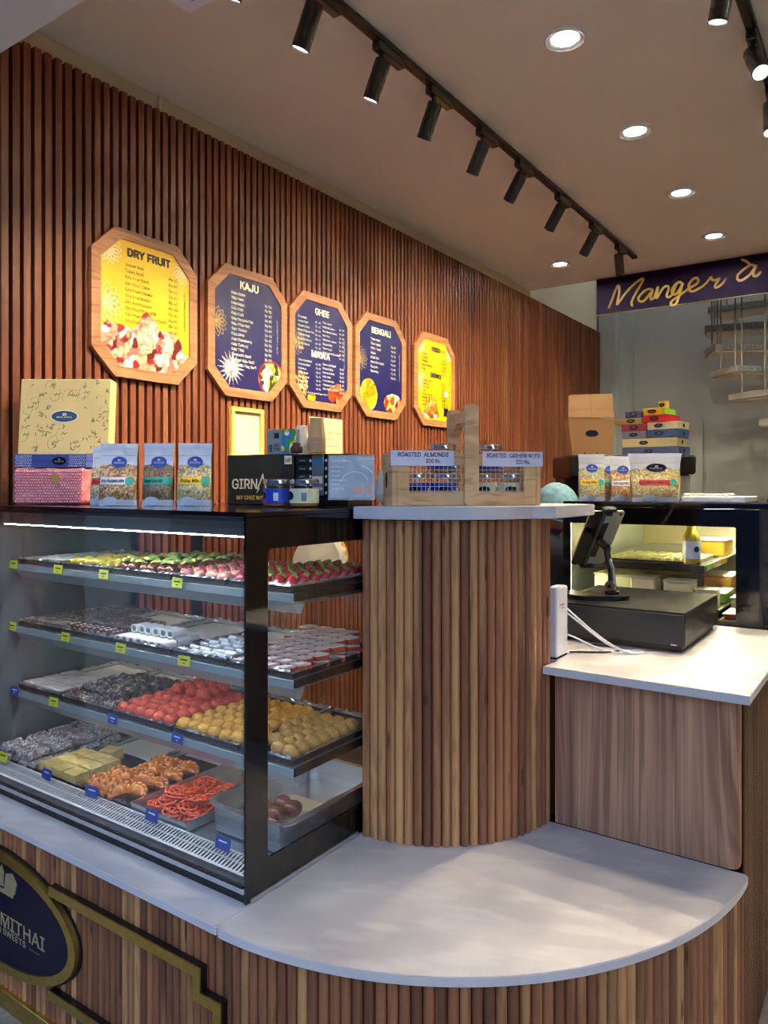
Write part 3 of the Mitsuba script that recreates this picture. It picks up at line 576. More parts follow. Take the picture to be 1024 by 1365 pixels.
m = bump(bx(-0.015, 0.015, -0.015, 0.015, 0, 0.03, 0.005).subdivide().subdivide(), 0.003, 120, 8)
p = P(m, 'm_specknut', smooth=60)
sweets('nut_cluster_square', [(None, p)], gridM(-2.245, -1.99, 8, 1.475, 1.61, 4, z2 + 0.003, 0.003, 0.4), 'dark nutty square sweet behind the striped rolls on the second shelf', 'dark nutty squares on the second shelf')
tray(*XR[2], YA, YB, z2, 'dark tray of white rolls with green centres on the second shelf', liner=(0.45, 1.0))
q = rrect(0.030, 0.024, 0.009, 4); qi = rrect(0.021, 0.0155, 0.006, 4)
p1 = P(apply(ext(q.difference(qi), 0.052), TR(0, 0.026, 0.0125) @ RX(math.pi / 2)), 'm_white'); mat('pista', '#64785c', 0.6)
p2 = P(apply(ext(qi, 0.048), TR(0, 0.024, 0.0125) @ RX(math.pi / 2)), 'm_pista')
Ms = [TR(-1.955 + i * 0.0325 + jit(.001), 1.42 + jit(.002), z2 + 0.003) for i in range(7)] + [TR(-1.955 + i * 0.0325 + jit(.001), 1.48 + jit(.002), z2 + 0.003) for i in range(7)] + [TR(-1.94 + i * 0.033, 1.47 + jit(.003), z2 + 0.0285) @ RZ(jit(.05)) for i in range(6)] + [TR(-1.955 + i * 0.033, 1.53 + jit(.003), z2 + 0.003) @ RZ(jit(.05)) for i in range(6)]
sweets('green_centre_roll', [('outer', p1), ('filling', p2)], Ms, 'white roll with a grey-green pistachio centre on the second shelf', 'white rolls with green centres on the second shelf')
tray(*XR[3], YA, YB, z2, 'dark tray of white sliced sweets on the second shelf, left of the diamonds', liner=(0.6, 1.0))
m = bump(bx(-0.02, 0.02, -0.017, 0.017, -0.006, 0.006, 0.003).subdivide(), 0.001, 80, 1)
p = colored(m, lambda v: blend('#dfe3e6', '#f4f5f4', meshkit.noise(v * 90)), 'm_vc', False)
sweets('white_slice', [(None, p)], [M @ TR(0, 0, 0.009) @ RX(-0.35) for M in gridM(-1.688, -1.49, 4, 1.395, 1.62, 6, z2 + 0.006, 0.003, 0.2)], 'thick white slice of milk sweet on the second shelf', 'white slices on the second shelf')
tray(*XR[4], YA, YB, z2, 'dark tray of red and white diamond sweets on the second shelf', h=0.012)
dm = Polygon([(-0.03, 0), (0, -0.014), (0.03, 0), (0, 0.014)])
mat('diamondred', '#b8402c', 0.55)
p1 = P(ext(dm, 0.0115), 'm_diamondred'); p2 = P(ext(dm.buffer(-0.0004), 0.0055, 0.009), 'm_paper'); mat('diamondtop', '#cdc2b7', 0.6); p2 = P(ext(dm.buffer(-0.0004), 0.0055, 0.0115), 'm_diamondtop')
Ms = []
for b in range(9):
    for a in range(4):
        x = -1.44 + a * 0.05 + (0.026 if b % 2 else 0) + jit(.002); y = 1.41 + b * 0.034 + jit(.002)
        if x < -1.262:
            Ms.append(TR(x, y, z2 + 0.005 + .0056 * b) @ RX(.16) @ RZ(math.radians(28) + jit(.08)))
            if b > 2: Ms.append(TR(x, y, z2 + 0.004) @ RZ(math.radians(28)))
            if b > 5: Ms.append(TR(x, y, z2 + 0.0215) @ RZ(math.radians(28)))
sweets('diamond_sweet', [('red_layer', p1), ('white_layer', p2)], Ms, 'diamond-cut sweet with a white top over a red layer on the second shelf', 'red and white diamonds on the second shelf')
p = P(bump(apply(ico(0.016, 2), SC(1.6, .9, .7) ), 0.003, 90, 3), 'm_diamondred', smooth=True); mat('orangebit', '#e8641c', 0.45)
p = P(apply(bump(apply(ico(0.016, 2), SC(1.6, .9, .7)), 0.003, 90, 3), TR(-1.36, 1.725, z2 + 0.017)), 'm_orangebit', smooth=True)
k = uniq('orange_sweet'); scene[k] = p; tag(k, 'single orange sweet behind the red and white diamonds', 'sweet')
# ---- third shelf
tray(*XR[0], YA, YB, z3, 'dark tray of pink-sided slab sweets at the left of the third shelf', liner=(0.6, 1.0))
p1 = P(bx(-0.017, 0.017, -0.03, 0.03, 0, 0.012, .001), 'm_diamondred'); mat('slabpink', '#c98a84', 0.6); p1 = P(bx(-0.017, 0.017, -0.03, 0.03, 0, 0.012, .001), 'm_slabpink')
p2 = P(bx(-0.0165, 0.0165, -0.0295, 0.0295, 0.012, 0.021, .002), 'm_diamondtop')
sweets('pink_slab', [('pink_layer', p1), ('white_layer', p2)], gridM(-2.495, -2.268, 6, 1.395, 1.60, 3, z3 + 0.003, 0.001, 0.08), 'oblong sweet with pink base and whitish top at the left of the third shelf', 'pink and white slabs on the third shelf')
tray(*XR[1], YA, YB, z3, 'dark tray of dark nut clusters on the third shelf', liner=(0.75, 1.0))
m = bump(apply(ico(0.017, 3), SC(1.1, 1, .85)), 0.006, 110, 9)
p = P(apply(m, TR(0, 0, 0.013)), 'm_specknut', smooth=60)
sweets('nut_cluster', [(None, p)], gridM(-2.245, -1.99, 8, 1.395, 1.70, 9, z3 + 0.003, 0.004, 3, 0.15) + gridM(-2.22, -2.01, 5, 1.43, 1.62, 4, z3 + 0.026, 0.005, 3, 0.15), 'dark chocolate cluster with chopped nuts on the third shelf', 'nut clusters on the third shelf')
tray(*XR[2], YA, YB, z3, 'dark tray of orange-red round sweets on the third shelf')
m = bump(apply(ico(0.0215, 3), SC(1.08, 1.0, 0.88)), 0.0014, 90, 2)
m = apply(m, TR(0, 0, 0.0185)); p = colored(m, lambda v: blend('#b43a2a', '#dc6440', meshkit.noise(v * 170, 3)), 'm_vc')
Ms = gridM(-1.972, -1.71, 6, 1.392, 1.70, 7, z3 + 0.003, 0.003, 2, 0.06) + gridM(-1.93, -1.75, 3, 1.56, 1.68, 3, z3 + 0.033, 0.004, 2, 0.06)
sweets('red_laddoo', [(None, p)], Ms, 'round orange-red sweet ball on the third shelf', 'orange-red sweet balls on the third shelf')
tray(-1.695, -1.435, YA, YB, z3, 'dark tray of golden-yellow round sweets on the third shelf')
m = bump(apply(ico(0.0215, 3), SC(1.05, 1.0, 0.86)), 0.0016, 140, 5)
p = colored(apply(m, TR(0, 0, 0.018)), lambda v: blend('#c98a2c', '#eab84e', meshkit.noise(v * 200, 3)), 'm_vc')
sweets('yellow_laddoo', [(None, p)], gridM(-1.692, -1.44, 6, 1.392, 1.72, 7, z3 + 0.003, 0.003, 2, 0.06), 'round golden-yellow sweet ball on the third shelf', 'golden sweet balls on the third shelf')
tray(-1.425, -1.242, YA, YB, z3, 'film-lined tray of tan laddoos at the right end of the third shelf')
m = bump(apply(ico(0.0225, 3), SC(1.0, 1.0, 0.95)), 0.0012, 220, 5)
p = colored(apply(m, TR(0, 0, 0.0205)), lambda v: blend('#a8803c', '#d2aa62', meshkit.noise(v * 420, 3)), 'm_vc')
sweets('tan_laddoo', [(None, p)], gridM(-1.42, -1.25, 4, 1.394, 1.68, 7, z3 + 0.003, 0.0025, 2, 0.04, skip=0.04), 'round tan laddoo at the right end of the third shelf', 'tan laddoos on the third shelf')
# ---- deck
DX = [(-2.50, -2.262), (-2.252, -2.005), (-1.995, -1.785), (-1.775, -1.545)]
DY0, DY1 = 1.345, 1.83
tray(*DX[0], 1.308, DY1, zD, 'black tray of grey coconut-dusted logs at the left of the deck')
m = bump(tube([(0, y_, 0.0145) for y_ in np.linspace(-.0375, .0375, 26)], [.009, .0125] + [.0142] * 22 + [.0125, .009], 14), 0.0028, 150, 6)
p = P(m, 'm_specklog', smooth=60)
Ms = []
for l in range(2):
    for b in range(4):
        for a_ in range(7 - l):
            Ms.append(TR(-2.478 + (a_ + l * .5) * 0.0325 + jit(.002), 1.345 + b * 0.085 + jit(.004), zD + 0.003 + 0.026 * l) @ RZ(jit(.12)))
sweets('coconut_log', [(None, p)], Ms, 'dark log sweet dusted with grey coconut at the left of the deck', 'coconut logs on the deck')
tray(*DX[1], 1.308, DY1, zD, 'black tray with cut yellow cake blocks and bare paper behind them', liner=(0.5, 1.0))
m0 = bx(-0.031, 0.031, -0.026, 0.026, 0, 0.036, 0.002).subdivide().subdivide()
cakes = [colored(bump(m0, 0.0018, 60, s), lambda v: blend('#c2a050', '#e6d088', meshkit.noise(v * 260, s)), 'm_vc', False) for s in (1, 2)]
Ms = [TR(-2.215 + a_ * 0.066 + jit(.002), 1.338 + b * 0.056 + jit(.002), zD + 0.003) @ RZ(jit(.06)) for b in range(3) for a_ in range(3)]
for i, M in enumerate(Ms): sweets('cake_block', [(None, cakes[i % 2])], [M], 'pale yellow rectangular block of milk cake with chopped pistachio in the deck tray', 'yellow cake blocks on the deck')
sweets('cake_block', [(None, cakes[0])], [TR(-2.16, 1.515, zD + 0.003) @ RZ(.2)], 'pale yellow rectangular block of milk cake with chopped pistachio in the deck tray', 'yellow cake blocks on the deck')
tray(*DX[2], 1.308, DY1, zD, 'black tray of braided orange pastries on the deck', liner=(0.7, 1.0))
def gujfn(u, v):
    a = u * np.pi; s = np.sin(np.pi * np.clip(v, 0, 1))
    r = 0.036 * np.sqrt(v); return r * np.cos(a), r * np.sin(a) * 0.92, 0.0 * r
bd = []
N_, Mv = 20, 8
for sgn in (1, -1):
    bd.append(grid(N_, Mv, lambda u, v: (0.035 * v * np.cos(u * np.pi), 0.035 * v * np.sin(u * np.pi), sgn * 0.0145 * np.sqrt(np.clip(1 - v ** 2.2, 0, 1)) * (0.35 + 0.65 * np.sin(u * np.pi)) + 0.0006 * np.sin(v * 40))))
bd = cat(*bd)
pb = colored(bd, lambda v: blend('#bc5408', '#f08c1e', meshkit.noise(v * 120, 2) + 0.15), 'm_vcg')
pg = [(0.0355 * math.cos(t) , 0.0355 * math.sin(t), 0) for t in np.linspace(-0.05, math.pi + .05, 40)]
bead = apply(ico(1, 2), SC(.0088, .0046, .0056)); twist = []
for t in np.linspace(-0.02, math.pi + .02, 15): twist.append(apply(bead, TR(0.0358 * math.cos(t), 0.0358 * math.sin(t), 0) @ RZ(t + math.pi / 2 + .85)))
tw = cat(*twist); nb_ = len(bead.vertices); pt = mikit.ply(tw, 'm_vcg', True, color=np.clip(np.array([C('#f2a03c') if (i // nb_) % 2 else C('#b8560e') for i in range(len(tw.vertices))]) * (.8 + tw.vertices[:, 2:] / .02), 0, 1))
Ms = []
for i, (x, y, z, rz, rx) in enumerate([(-1.955, 1.335, .004, 1.35, 1.15), (-1.925, 1.34, .004, 1.3, 1.1), (-1.89, 1.338, .004, 1.25, 1.1), (-1.85, 1.335, .006, 1.2, 1.0), (-1.815, 1.345, .012, 0.3, .55),
        (-1.955, 1.40, .006, 1.2, 1.1), (-1.915, 1.405, .006, 1.4, 1.0), (-1.86, 1.41, .01, .4, .75), (-1.815, 1.42, .008, .2, .4), (-1.94, 1.47, .008, .1, .45), (-1.88, 1.475, .01, .9, .9), (-1.825, 1.485, .008, .2, .7), (-1.95, 1.54, .006, .3, .5), (-1.89, 1.545, .004, 1.0, .8), (-1.83, 1.55, .006, .5, .7)]):
    Ms.append(TR(x, y, zD + z + 0.014) @ RZ(rz) @ RX(rx))
sweets('gujiya', [('pocket', pb), ('braided_edge', pt)], Ms, 'golden-orange half-moon pastry with a braided edge on the deck', 'braided half-moon pastries on the deck')
tray(*DX[3], 1.308, DY1, zD, 'steel-edged tray of red-orange syrupy spirals on the deck', m='m_steel', h=0.026, crinkle=False)
jal = []
for s in range(2):
    r0 = random.Random(s + 40); pts = []
    for i in range(110):
        t = i / 109 * 2 * math.pi * 2.9; rr = 0.006 + 0.033 * i / 109 + 0.0035 * math.sin(5.3 * t + s) + 0.002 * math.sin(2.1 * t)
        pts.append((rr * math.cos(t), rr * math.sin(t), 0.0052 + 0.0022 * math.sin(3.7 * t + s * 2)))
    pts += [(0.036 * math.cos(u) * (0.9 + .1 * math.sin(3 * u)), 0.036 * math.sin(u), 0.0105 + 0.002 * math.sin(7 * u)) for u in np.linspace(0.6, 2.6, 24)]
    pts += [(0.02 * math.cos(u + 2) - 0.006, 0.02 * math.sin(u + 2), 0.0105 + .001 * math.sin(5 * u)) for u in np.linspace(0.6, 5.4, 30)]
    jal.append(colored(tube(pts, 0.0037, 7), lambda v: blend('#a41608', '#ff5f2a', v[:, 2] / 0.012), 'm_vcg'))
mat('syrup', '#b8230f', 0.15)
Ms = []
for l, (nx, ny, y0, y1) in enumerate([(3, 4, 1.345, 1.58), (2, 3, 1.355, 1.54), (2, 1, 1.38, 1.44)]):
    for M in gridM(-1.76 + .01 * l, -1.56 - .01 * l, nx, y0, y1, ny, zD + 0.005 + 0.0125 * l, 0.005, 3, 0.06): Ms.append(M @ RX(jit(.1) + .12) @ RY(jit(.1)))
Ms.append(TR(-1.60, 1.62, zD + 0.02) @ RX(.15))
for i, M in enumerate(Ms): sweets('jalebi', [(None, jal[i % 2])], [M], 'glossy red-orange coiled jalebi in the steel-edged tray', 'coiled jalebi on the deck')
# steel pan with dark round sweets
k = thing('steel_pan', 'deep stainless steel pan holding dark brown round sweets, front right of the deck', 'pan')
px0, px1, py0, py1, pz = -1.535, -1.238, 1.352, 1.80, 0.607
ro = rrect(px1 - px0 - 0.03, py1 - py0 - 0.03, 0.035, 6, (px0 + px1) / 2, (py0 + py1) / 2)
add('wall', ext(ro.difference(ro.buffer(-0.0025)), pz - 0.5365, 0.536), 'm_steel', k, smooth=30)
add('rim', ext(ro.buffer(0.013).difference(ro.buffer(-0.003)), 0.003, pz - 0.001), 'm_steel', k)
add('bottom', ext(ro.buffer(-0.001), 0.002, 0.5362), 'm_steel', k)
tag(add('syrup_tray', ext(rrect(0.17, 0.235, 0.02, 4, -1.395, 1.53), 0.003, 0.5385), 'm_lace'), 'pale yellow liner under the brown sweets in the steel pan', 'liner')
m = bump(apply(ico(0.0235, 3), SC(1.15, 1, .92)), 0.0009, 60, 1)
p = colored(apply(m, TR(0, 0, 0.0215)), lambda v: blend('#3c1c12', '#6e3a26', meshkit.noise(v * 140, 2)), 'm_vcg')
sweets('gulab_jamun', [(None, p)], [TR(x, y, 0.542 + dz) @ RZ(r) for x, y, dz, r in ((-1.44, 1.44, 0, .3), (-1.395, 1.425, 0, 1), (-1.43, 1.49, 0, 2), (-1.38, 1.475, .004, .6), (-1.35, 1.435, 0, .1), (-1.37, 1.53, .003, .9), (-1.42, 1.545, 0, 0))], 'shiny dark brown round sweet in the steel pan', 'brown round sweets in the steel pan')
# price tags
tags = [('m_tagyellow', -2.496, 0), ('m_tagyellow', -2.231, 0), ('m_tagyellow', -1.988, 0), ('m_tagyellow', -1.651, 0), ('m_tagyellow', -2.506, 1), ('m_tagyellow', -2.189, 1), ('m_tagyellow', -1.905, 1), ('m_tagyellow', -1.623, 1),
        ('m_tagblue', -2.49, 2), ('m_tagyellow', -2.256, 2), ('m_tagblue', -1.943, 2), ('m_tagblue', -1.651, 2)]
wh = ['under the white fingers', 'under the yellow slices', 'under the green and brown sweets', 'under the pink apple sweets', 'under the seeded squares', 'under the striped rolls', 'under the green-centred rolls', 'under the white slices', 'under the pink slabs', 'under the dark nut clusters', 'under the orange-red balls', 'under the golden balls']
shn = ('top', 'second', 'third')
for (mm, x, s), w in zip(tags, wh):
    col = 'yellow' if mm.endswith('yellow') else 'blue'
    k = thing('price_tag', f'small {col} price tag {w} on the {shn[s]} shelf lip', 'price tag')
    M = FR((x, YS - 0.006, shelf_z[s] - 0.002), rnd.uniform(-4, 4)) @ RX(-0.12)
    add('card', apply(ext(sbox(-0.023, -0.014, 0.023, 0.014), 0.0012), M), mm, k)
    add('print', apply(cat(bx(-0.014, 0.013, 0.001, 0.0045, 0.0012, 0.0016), bx(-0.005, 0.005, -0.007, -0.005, 0.0012, 0.0016)), M), 'm_ink' if col == 'yellow' else 'm_whitelabel', k)
for mm, x, w in (('m_tagyellow', -2.375, 'coconut logs'), ('m_tagblue', -2.125, 'yellow cake blocks'), ('m_tagblue', -1.895, 'braided pastries'), ('m_tagblue', -1.63, 'coiled jalebi'), ('m_tagblue', -1.36, 'steel pan')):
    col = 'yellow' if mm.endswith('yellow') else 'blue'
    k = thing('price_tag', f'small {col} price tag standing on the deck before the {w}', 'price tag')
    M = FR((x, 1.262, 0.55), rnd.uniform(-4, 4)) @ RX(-0.2)
    add('card', apply(ext(sbox(-0.026, 0.012, 0.026, 0.042), 0.0012), M), mm, k)
    add('print', apply(bx(-0.015, 0.014, 0.03, 0.0335, 0.0012, 0.0016), M), 'm_ink' if col == 'yellow' else 'm_whitelabel', k)
    add('clear_foot', apply(ext(sbox(-0.024, -0.002, 0.024, 0.012), 0.0012), M), 'm_acrylic', k)
# white film bundle seen through the end window
def bund(u, v):
    a = u * np.pi; r = .105 + .004 * np.sin(u * 60 + v * 7) * v + .004 * (meshkit.noise(np.stack([u * 9, v * 6, u * 0], -1), 3) - .5)
    return -r * np.cos(a) * .82, -.02 + .13 * v + .02 * np.sin(a), r * np.sin(a) * 1.0
k = thing('film_bundle', 'rounded bundle of crinkled white plastic film behind the strawberry sweets', 'plastic bundle')
BM_ = TR(-1.70, 2.03, 1.17) @ RZ(math.radians(28))
shl = grid(70, 12, bund); cap0 = grid(30, 8, lambda u, v: (-.086 * np.cos(u * np.pi) * v, -.02 - .02 * (1 - v) + .02 * np.sin(u * np.pi) * v, .105 * np.sin(u * np.pi) * v))
add('film', cat(shl, cap0), 'm_paper', k, BM_, smooth=True)
add('yellow_edge', tube([(-.105 * .82 * math.cos(t) * 1.01, .115 + .02 * math.sin(t), .107 * math.sin(t)) for t in np.linspace(0, math.pi, 24)], .006, 6), 'm_yellowlabel', k, BM_, smooth=True)
tag(add('bundle_shelf', bx(-1.95, -1.45, 1.90, 2.28, 1.135, 1.149, .002), 'm_shelfsteel'), 'narrow ledge behind the display case under the film bundle', 'ledge')
# ================================================================== things on the display case
TOP = 1.3892
def FC(o, deg=0): return FR(o, 34.8 + deg)     # a plane facing the street side of the shop
def logo(w, h, mt='m_navy', d=0.0006):
    return ext(ell(w / 2, h / 2, 14), d)
def logo_print(w, h):
    t = fit(text('ROYAL MITHAI', h * 0.16, True, 0.0003), w * 0.66); t.apply_translation([-(t.bounds[0][0] + t.bounds[1][0]) / 2, -h * 0.16, 0])
    c = [ext(Polygon([(-.09 * w, .08 * h), (.09 * w, .08 * h), (.09 * w, .15 * h), (-.09 * w, .15 * h)]), .0003)] + [ext(ell(.028 * w, .07 * h, 4, s * .06 * w, .23 * h), .0003) for s in (-1, 0, 1)]
    return cat(t, *c)
def box_thing(name, label, cat_, w, d, h, M, col, rough=0.5, lid=None, group=None, logos=(), lm='m_navy', pm='m_dullgold', extra=None, mname=None):
    k = thing(name, label, cat_, group)
    mn = mname or mat('box_' + k, col, rough)
    lh = lid or 0
    add('body', apply(bx(-w / 2 + .001, w / 2 - .001, -d + .001, -.001, 0, h - lh * 0.0 - 0.0015, 0.0015), M @ np.eye(4)), mn, k)
    add('lid', apply(bx(-w / 2, w / 2, -d, 0, h * (1 - lh) if lh else h - 0.003, h, 0.0012), M), mn, k)
    for (lx, lz, lw, lhh, face) in logos:
        if face == 'f': F = M @ np.array([[1, 0, 0, lx], [0, 0, -1, -d - 0.0002], [0, 1, 0, lz], [0, 0, 0, 1.0]])
        else: F = M @ np.array([[0, 0, 1, w / 2 + 0.0002], [1, 0, 0, lx], [0, 1, 0, lz], [0, 0, 0, 1.0]])
        lk = add('logo_label', apply(logo(lw, lhh), F), lm, k)
        if lw > 0.03: add('logo_print', apply(logo_print(lw, lhh), F @ TR(0, 0, 0.0007)), pm, lk)
    return k
# pink wrapped box, navy box, gold box in a stack
def upM(x, y, z, deg=34.8): return TR(x, y, z) @ RZ(math.radians(deg))
cxs, cys = -2.325, 1.44
fx, fy = ST, -CT                                        # toward the camera
k = thing('wrapped_box', 'pink box in clear bubble wrap at the bottom of the left stack', 'box')
M = upM(cxs + .005, cys - 0.0, TOP + 0.002)
add('box', apply(bx(-0.105, 0.105, -0.10, 0.10, 0, 0.105, 0.003), M), mat('pinkbox', '#d8707c', 0.5), k)
m = bx(-0.118, 0.118, -0.108, 0.108, -0.001, 0.115, 0.01)
for _ in range(4): m = m.subdivide()
m = bump(m, 0.006, 26, 3, 4); m.vertices[:, 2] = np.maximum(m.vertices[:, 2], -0.0015)
scene['m_bubble'] = {'type': 'blendbsdf', 'weight': 0.45, 'a': {'type': 'thindielectric', 'int_ior': 1.4}, 'b': {'type': 'twosided', 'bsdf': {'type': 'roughplastic', 'alpha': 0.15, 'diffuse_reflectance': rgb('#f0a8ac')}}}
add('bubble_wrap', apply(m, M), 'm_bubble', k)
bm = []
for i in range(26):
    for j in range(12): bm.append(apply(ico(0.0034, 1), TR(-0.104 + i * 0.0083 + (j % 2) * .004, -0.109 + jit(.002), 0.006 + j * 0.0088) @ SC(1, .6, 1)))
labels[add('bubbles', apply(cat(*bm), M), mat('bubbles', '#eaa4aa', 0.12), k)] = {'label': 'clear bubbles of the wrap', 'kind': 'stuff'}
add('gold_sticker', apply(bx(0.012, 0.034, -0.1125, -0.1115, 0.07, 0.094), M), 'm_gold', k)
def patterned(w, h, n, colf, nx=60, ny=60): return None
k = box_thing('sweet_box', 'flat blue gift box with patterned ends, between the pink and gold boxes', 'gift box', 0.235, 0.19, 0.043, upM(cxs + .005, cys, TOP + 0.1185) @ TR(0, 0.095, 0), '#3c4c92', 0.4, 0.5, None, [(0.03, 0.0215, 0.045, 0.026, 'f')])
ptm = []
for s in (-1, 1):
    for i in range(9):
        for j in range(6): ptm.append(bx(s * 0.087 - 0.026 + i * 0.0060 + (j % 2) * 0.003, s * 0.087 - 0.0232 + i * 0.0060 + (j % 2) * .003, -0.1908, -0.1899, 0.004 + j * 0.0064, 0.0072 + j * 0.0064))
add('dot_pattern', apply(cat(*ptm), upM(cxs + .005, cys, TOP + 0.1185) @ TR(0, 0.095, 0)), 'm_whitelabel', k)
k = thing('gold_gift_box', 'large square gold gift box with leaf pattern standing upright on the stack', 'gift box')
GM = upM(cxs - 0.005, cys + 0.02, TOP + 0.1625) @ RX(-0.10)
add('body', apply(bx(-0.1525, 0.1525, -0.028, 0.028, 0, 0.258, 0.002), GM), mat('goldbox', '#ecd184', 0.34, metal=0.15), k)
FG = GM @ np.array([[1, 0, 0, 0], [0, 0, -1, -0.0282], [0, 1, 0, 0.129], [0, 0, 0, 1.0]])
lfs, r = [], random.Random(3)
lp = Polygon([(0, 0), (0.0035, 0.0045), (0.012, 0.0085), (0.0045, 0.0005)]); 
for _ in range(46):
    x, y, a = r.uniform(-.145, .145), r.uniform(-.12, .12), r.uniform(0, 360)
    if (x / .06) ** 2 + (y / .035) ** 2 < 1: continue
    for q in range(r.choice((1, 2, 3, 3))): lfs.append(affinity.translate(affinity.rotate(lp, a + q * 55, origin=(0, 0)), x + q * .006, y + r.uniform(-.006, .006)))
for _ in range(14):
    x, y, a = r.uniform(-.14, .14), r.uniform(-.115, .115), r.uniform(0, 360)
    if (x / .06) ** 2 + (y / .035) ** 2 < 1: continue
    t = np.linspace(0, 3.5, 16); lfs.append(LineString(np.c_[x + .018 * np.cos(t + a), y + .022 * np.sin(t * 1.1 + a)]).buffer(.0004))
    lfs += [ell(.0018, .003, 4, x + .005 * i, y + .004 * (i % 2)) for i in range(4)]
add('leaf_pattern', apply(ext(shapely.union_all(lfs).intersection(sbox(-.15, -.127, .15, .127)), 0.0004), FG), mat('goldleaf', '#8c7436', 0.35, metal=0.4), k); stuff(k + '__leaf_pattern')
lk = add('logo_border', apply(ext(ell(.047, .0215, 16), .0006), FG), 'm_lace', k)
add('logo_label', apply(ext(ell(.043, .0185, 16), .0004), FG @ TR(0, 0, .0006)), mat('slateblue', '#2c4468', .4), k)
add('logo_print', apply(logo_print(.08, .036), FG @ TR(0, 0, .0011)), 'm_lace', k)
# snack pouches
def pouch(name, label, o, deg, w, h, mixc, bandm, words, lean=0.0, group=None, dots='m_teal', fill=0.62, taper=0.0, wide_label=False):
    k = thing(name, label, 'snack pouch', group)
    M = FC(o, deg) @ RX(-lean)
    dep = 0.055
    def prof(u, v, off=0.0):
        g = np.exp(-((v - 0.22) / 0.3) ** 2) * (0.25 + 0.75 * np.sin(np.pi * u) ** 0.55)
        wr = 0.0022 * (meshkit.noise(np.stack([u * 7, v * 9, u * 0 + deg], -1), 4) - .5) * np.sin(np.pi * u)
        z = dep * 0.5 * g + 0.0025 + wr + off
        sx = 1 + taper * v - 0.05 * np.exp(-((v - .75) / .2) ** 2)
        return (u - 0.5) * w * sx, v * h, z
    n1, n2 = 46, 60
    front = grid(n1, n2, lambda u, v: prof(u, v)); back = grid(n1, n2, lambda u, v: (lambda a: (a[0], a[1], -a[2] * .9))(prof(u, v)))
    back.faces = back.faces[:, ::-1]
    m = cat(front, back)
    vv = np.array(m.vertices); r1 = meshkit.noise(vv * 210, 3); r2 = meshkit.noise(vv * 330 + 9, 5)
    cols = np.array([C(c) for c in mixc]); idx = np.clip((r1 * 1.7 - .35) * len(cols), 0, len(cols) - 1).astype(int)
    mc = cols[idx] * (0.55 + 0.75 * r2)[:, None]
    v = vv[:, 1] / h; u = vv[:, 0] / w
    edge = fill + 0.05 * (meshkit.noise(vv * 28, 8) - .5) + 0.05 * np.cos(u * 3)
    inside = (v < edge) & (v > 0.085)
    clear = np.array(C('#d9dfe8'))
    col = np.where(inside[:, None], np.clip(mc, 0, 1), clear)
    add('pouch', m, 'm_vcp', k, M, smooth=True, color=col)
    def strip(u0, u1, v0, v1, mm, nm, off=0.0012, par=k):
        return add(nm, grid(14, 5, lambda u, v: prof(u0 + (u1 - u0) * u, v0 + (v1 - v0) * v, off)), mm, par, M, smooth=True)
    strip(0.04, 0.96, 0.93, 0.985, 'm_whitelabel', 'seal_strip', .001)
    strip(0.02, 0.98, 0.80, 0.806, 'm_dullgold', 'tear_line', .0008)
    def disc(cu, cv, a, b, mm, nm, par=k, off=.0016):
        def fn(u, v):
            rr, aa = v, u * 2 * np.pi; return prof(cu + a / w * rr * np.cos(aa), cv + b / h * rr * np.sin(aa), off)
        return add(nm, grid(25, 4, fn), mm, par, M, smooth=True)
    lg = disc(0.52, 0.70, .024 if not wide_label else .036, .0165, 'm_bluelabel' if not wide_label else 'm_navy', 'logo_label')
    x, y, z = prof(np.array([.52]), np.array([.70]), .0022); lpn = logo_print(.046 if not wide_label else .07, .031)
    add('logo_print', apply(lpn, M @ TR(float(x[0]), float(y[0]), float(z[0]) + .0006)), 'm_lace', lg)
    b = strip(0.05 if not wide_label else .16, 0.74 if not wide_label else .86, 0.335, 0.45, bandm, 'name_band')
    if words:
        t = text(words, h * 0.05, True, 0.0005, 'c'); wd = t.bounds[1][0] - t.bounds[0][0]
        if wd > w * .62: t = fit(t, w * .62)
        tv = np.array(t.vertices); uu = 0.40 + tv[:, 0] / w; vq = 0.37 + tv[:, 1] / h
        q = prof(uu, vq, 0.0017); t.vertices = np.stack([q[0], q[1], q[2] + tv[:, 2]], -1)
        add('lettering', t, 'm_ink' if bandm != 'm_red' else 'm_ink', b, M)
    if dots: disc(0.84, 0.395, .0125, .0125, dots, 'round_sticker')
    disc(0.35, 0.075, .022, .012, 'm_whitelabel', 'weight_label')
    return k
NUT = ['#a8743e', '#c89a5e', '#7d4f28', '#d8b078', '#e0c494']; SEED = ['#6f5638', '#8f744c', '#4c3a26', '#a98d5e', '#7c6a4a']; PALE = ['#d8c690', '#c0b070', '#e8dcb4', '#9aa05a', '#b08848']; MIXC = ['#d8c8a0', '#c8c090', '#8fa060', '#e4dcc0', '#b89a60']
pouch('snack_pouch', 'white-topped snack pouch with red name band, half hidden behind the next pouch', (-2.036, 1.42, TOP), 0, 0.112, 0.183, MIXC, 'm_red', 'Dry Bhuka Mix', 0.08, dots=None)
pouch('snack_pouch', 'brown nut pouch with white name band, second from the gold box', (-1.918, 1.37, TOP), 0, 0.112, 0.186, NUT, 'm_whitelabel', 'Dry Panjabi Mix', 0.06)
pouch('snack_pouch', 'dark seed pouch with green name band, middle of the case-top pouches', (-1.804, 1.425, TOP), 0, 0.090, 0.186, SEED, 'm_teal', 'Super Seed Mix', 0.06)
pouch('snack_pouch', 'pale flake pouch with yellow name band, nearest the dark tea machine', (-1.716, 1.486, TOP), 3, 0.100, 0.186, PALE, 'm_yellowlabel', 'Poha Mix', 0.06)
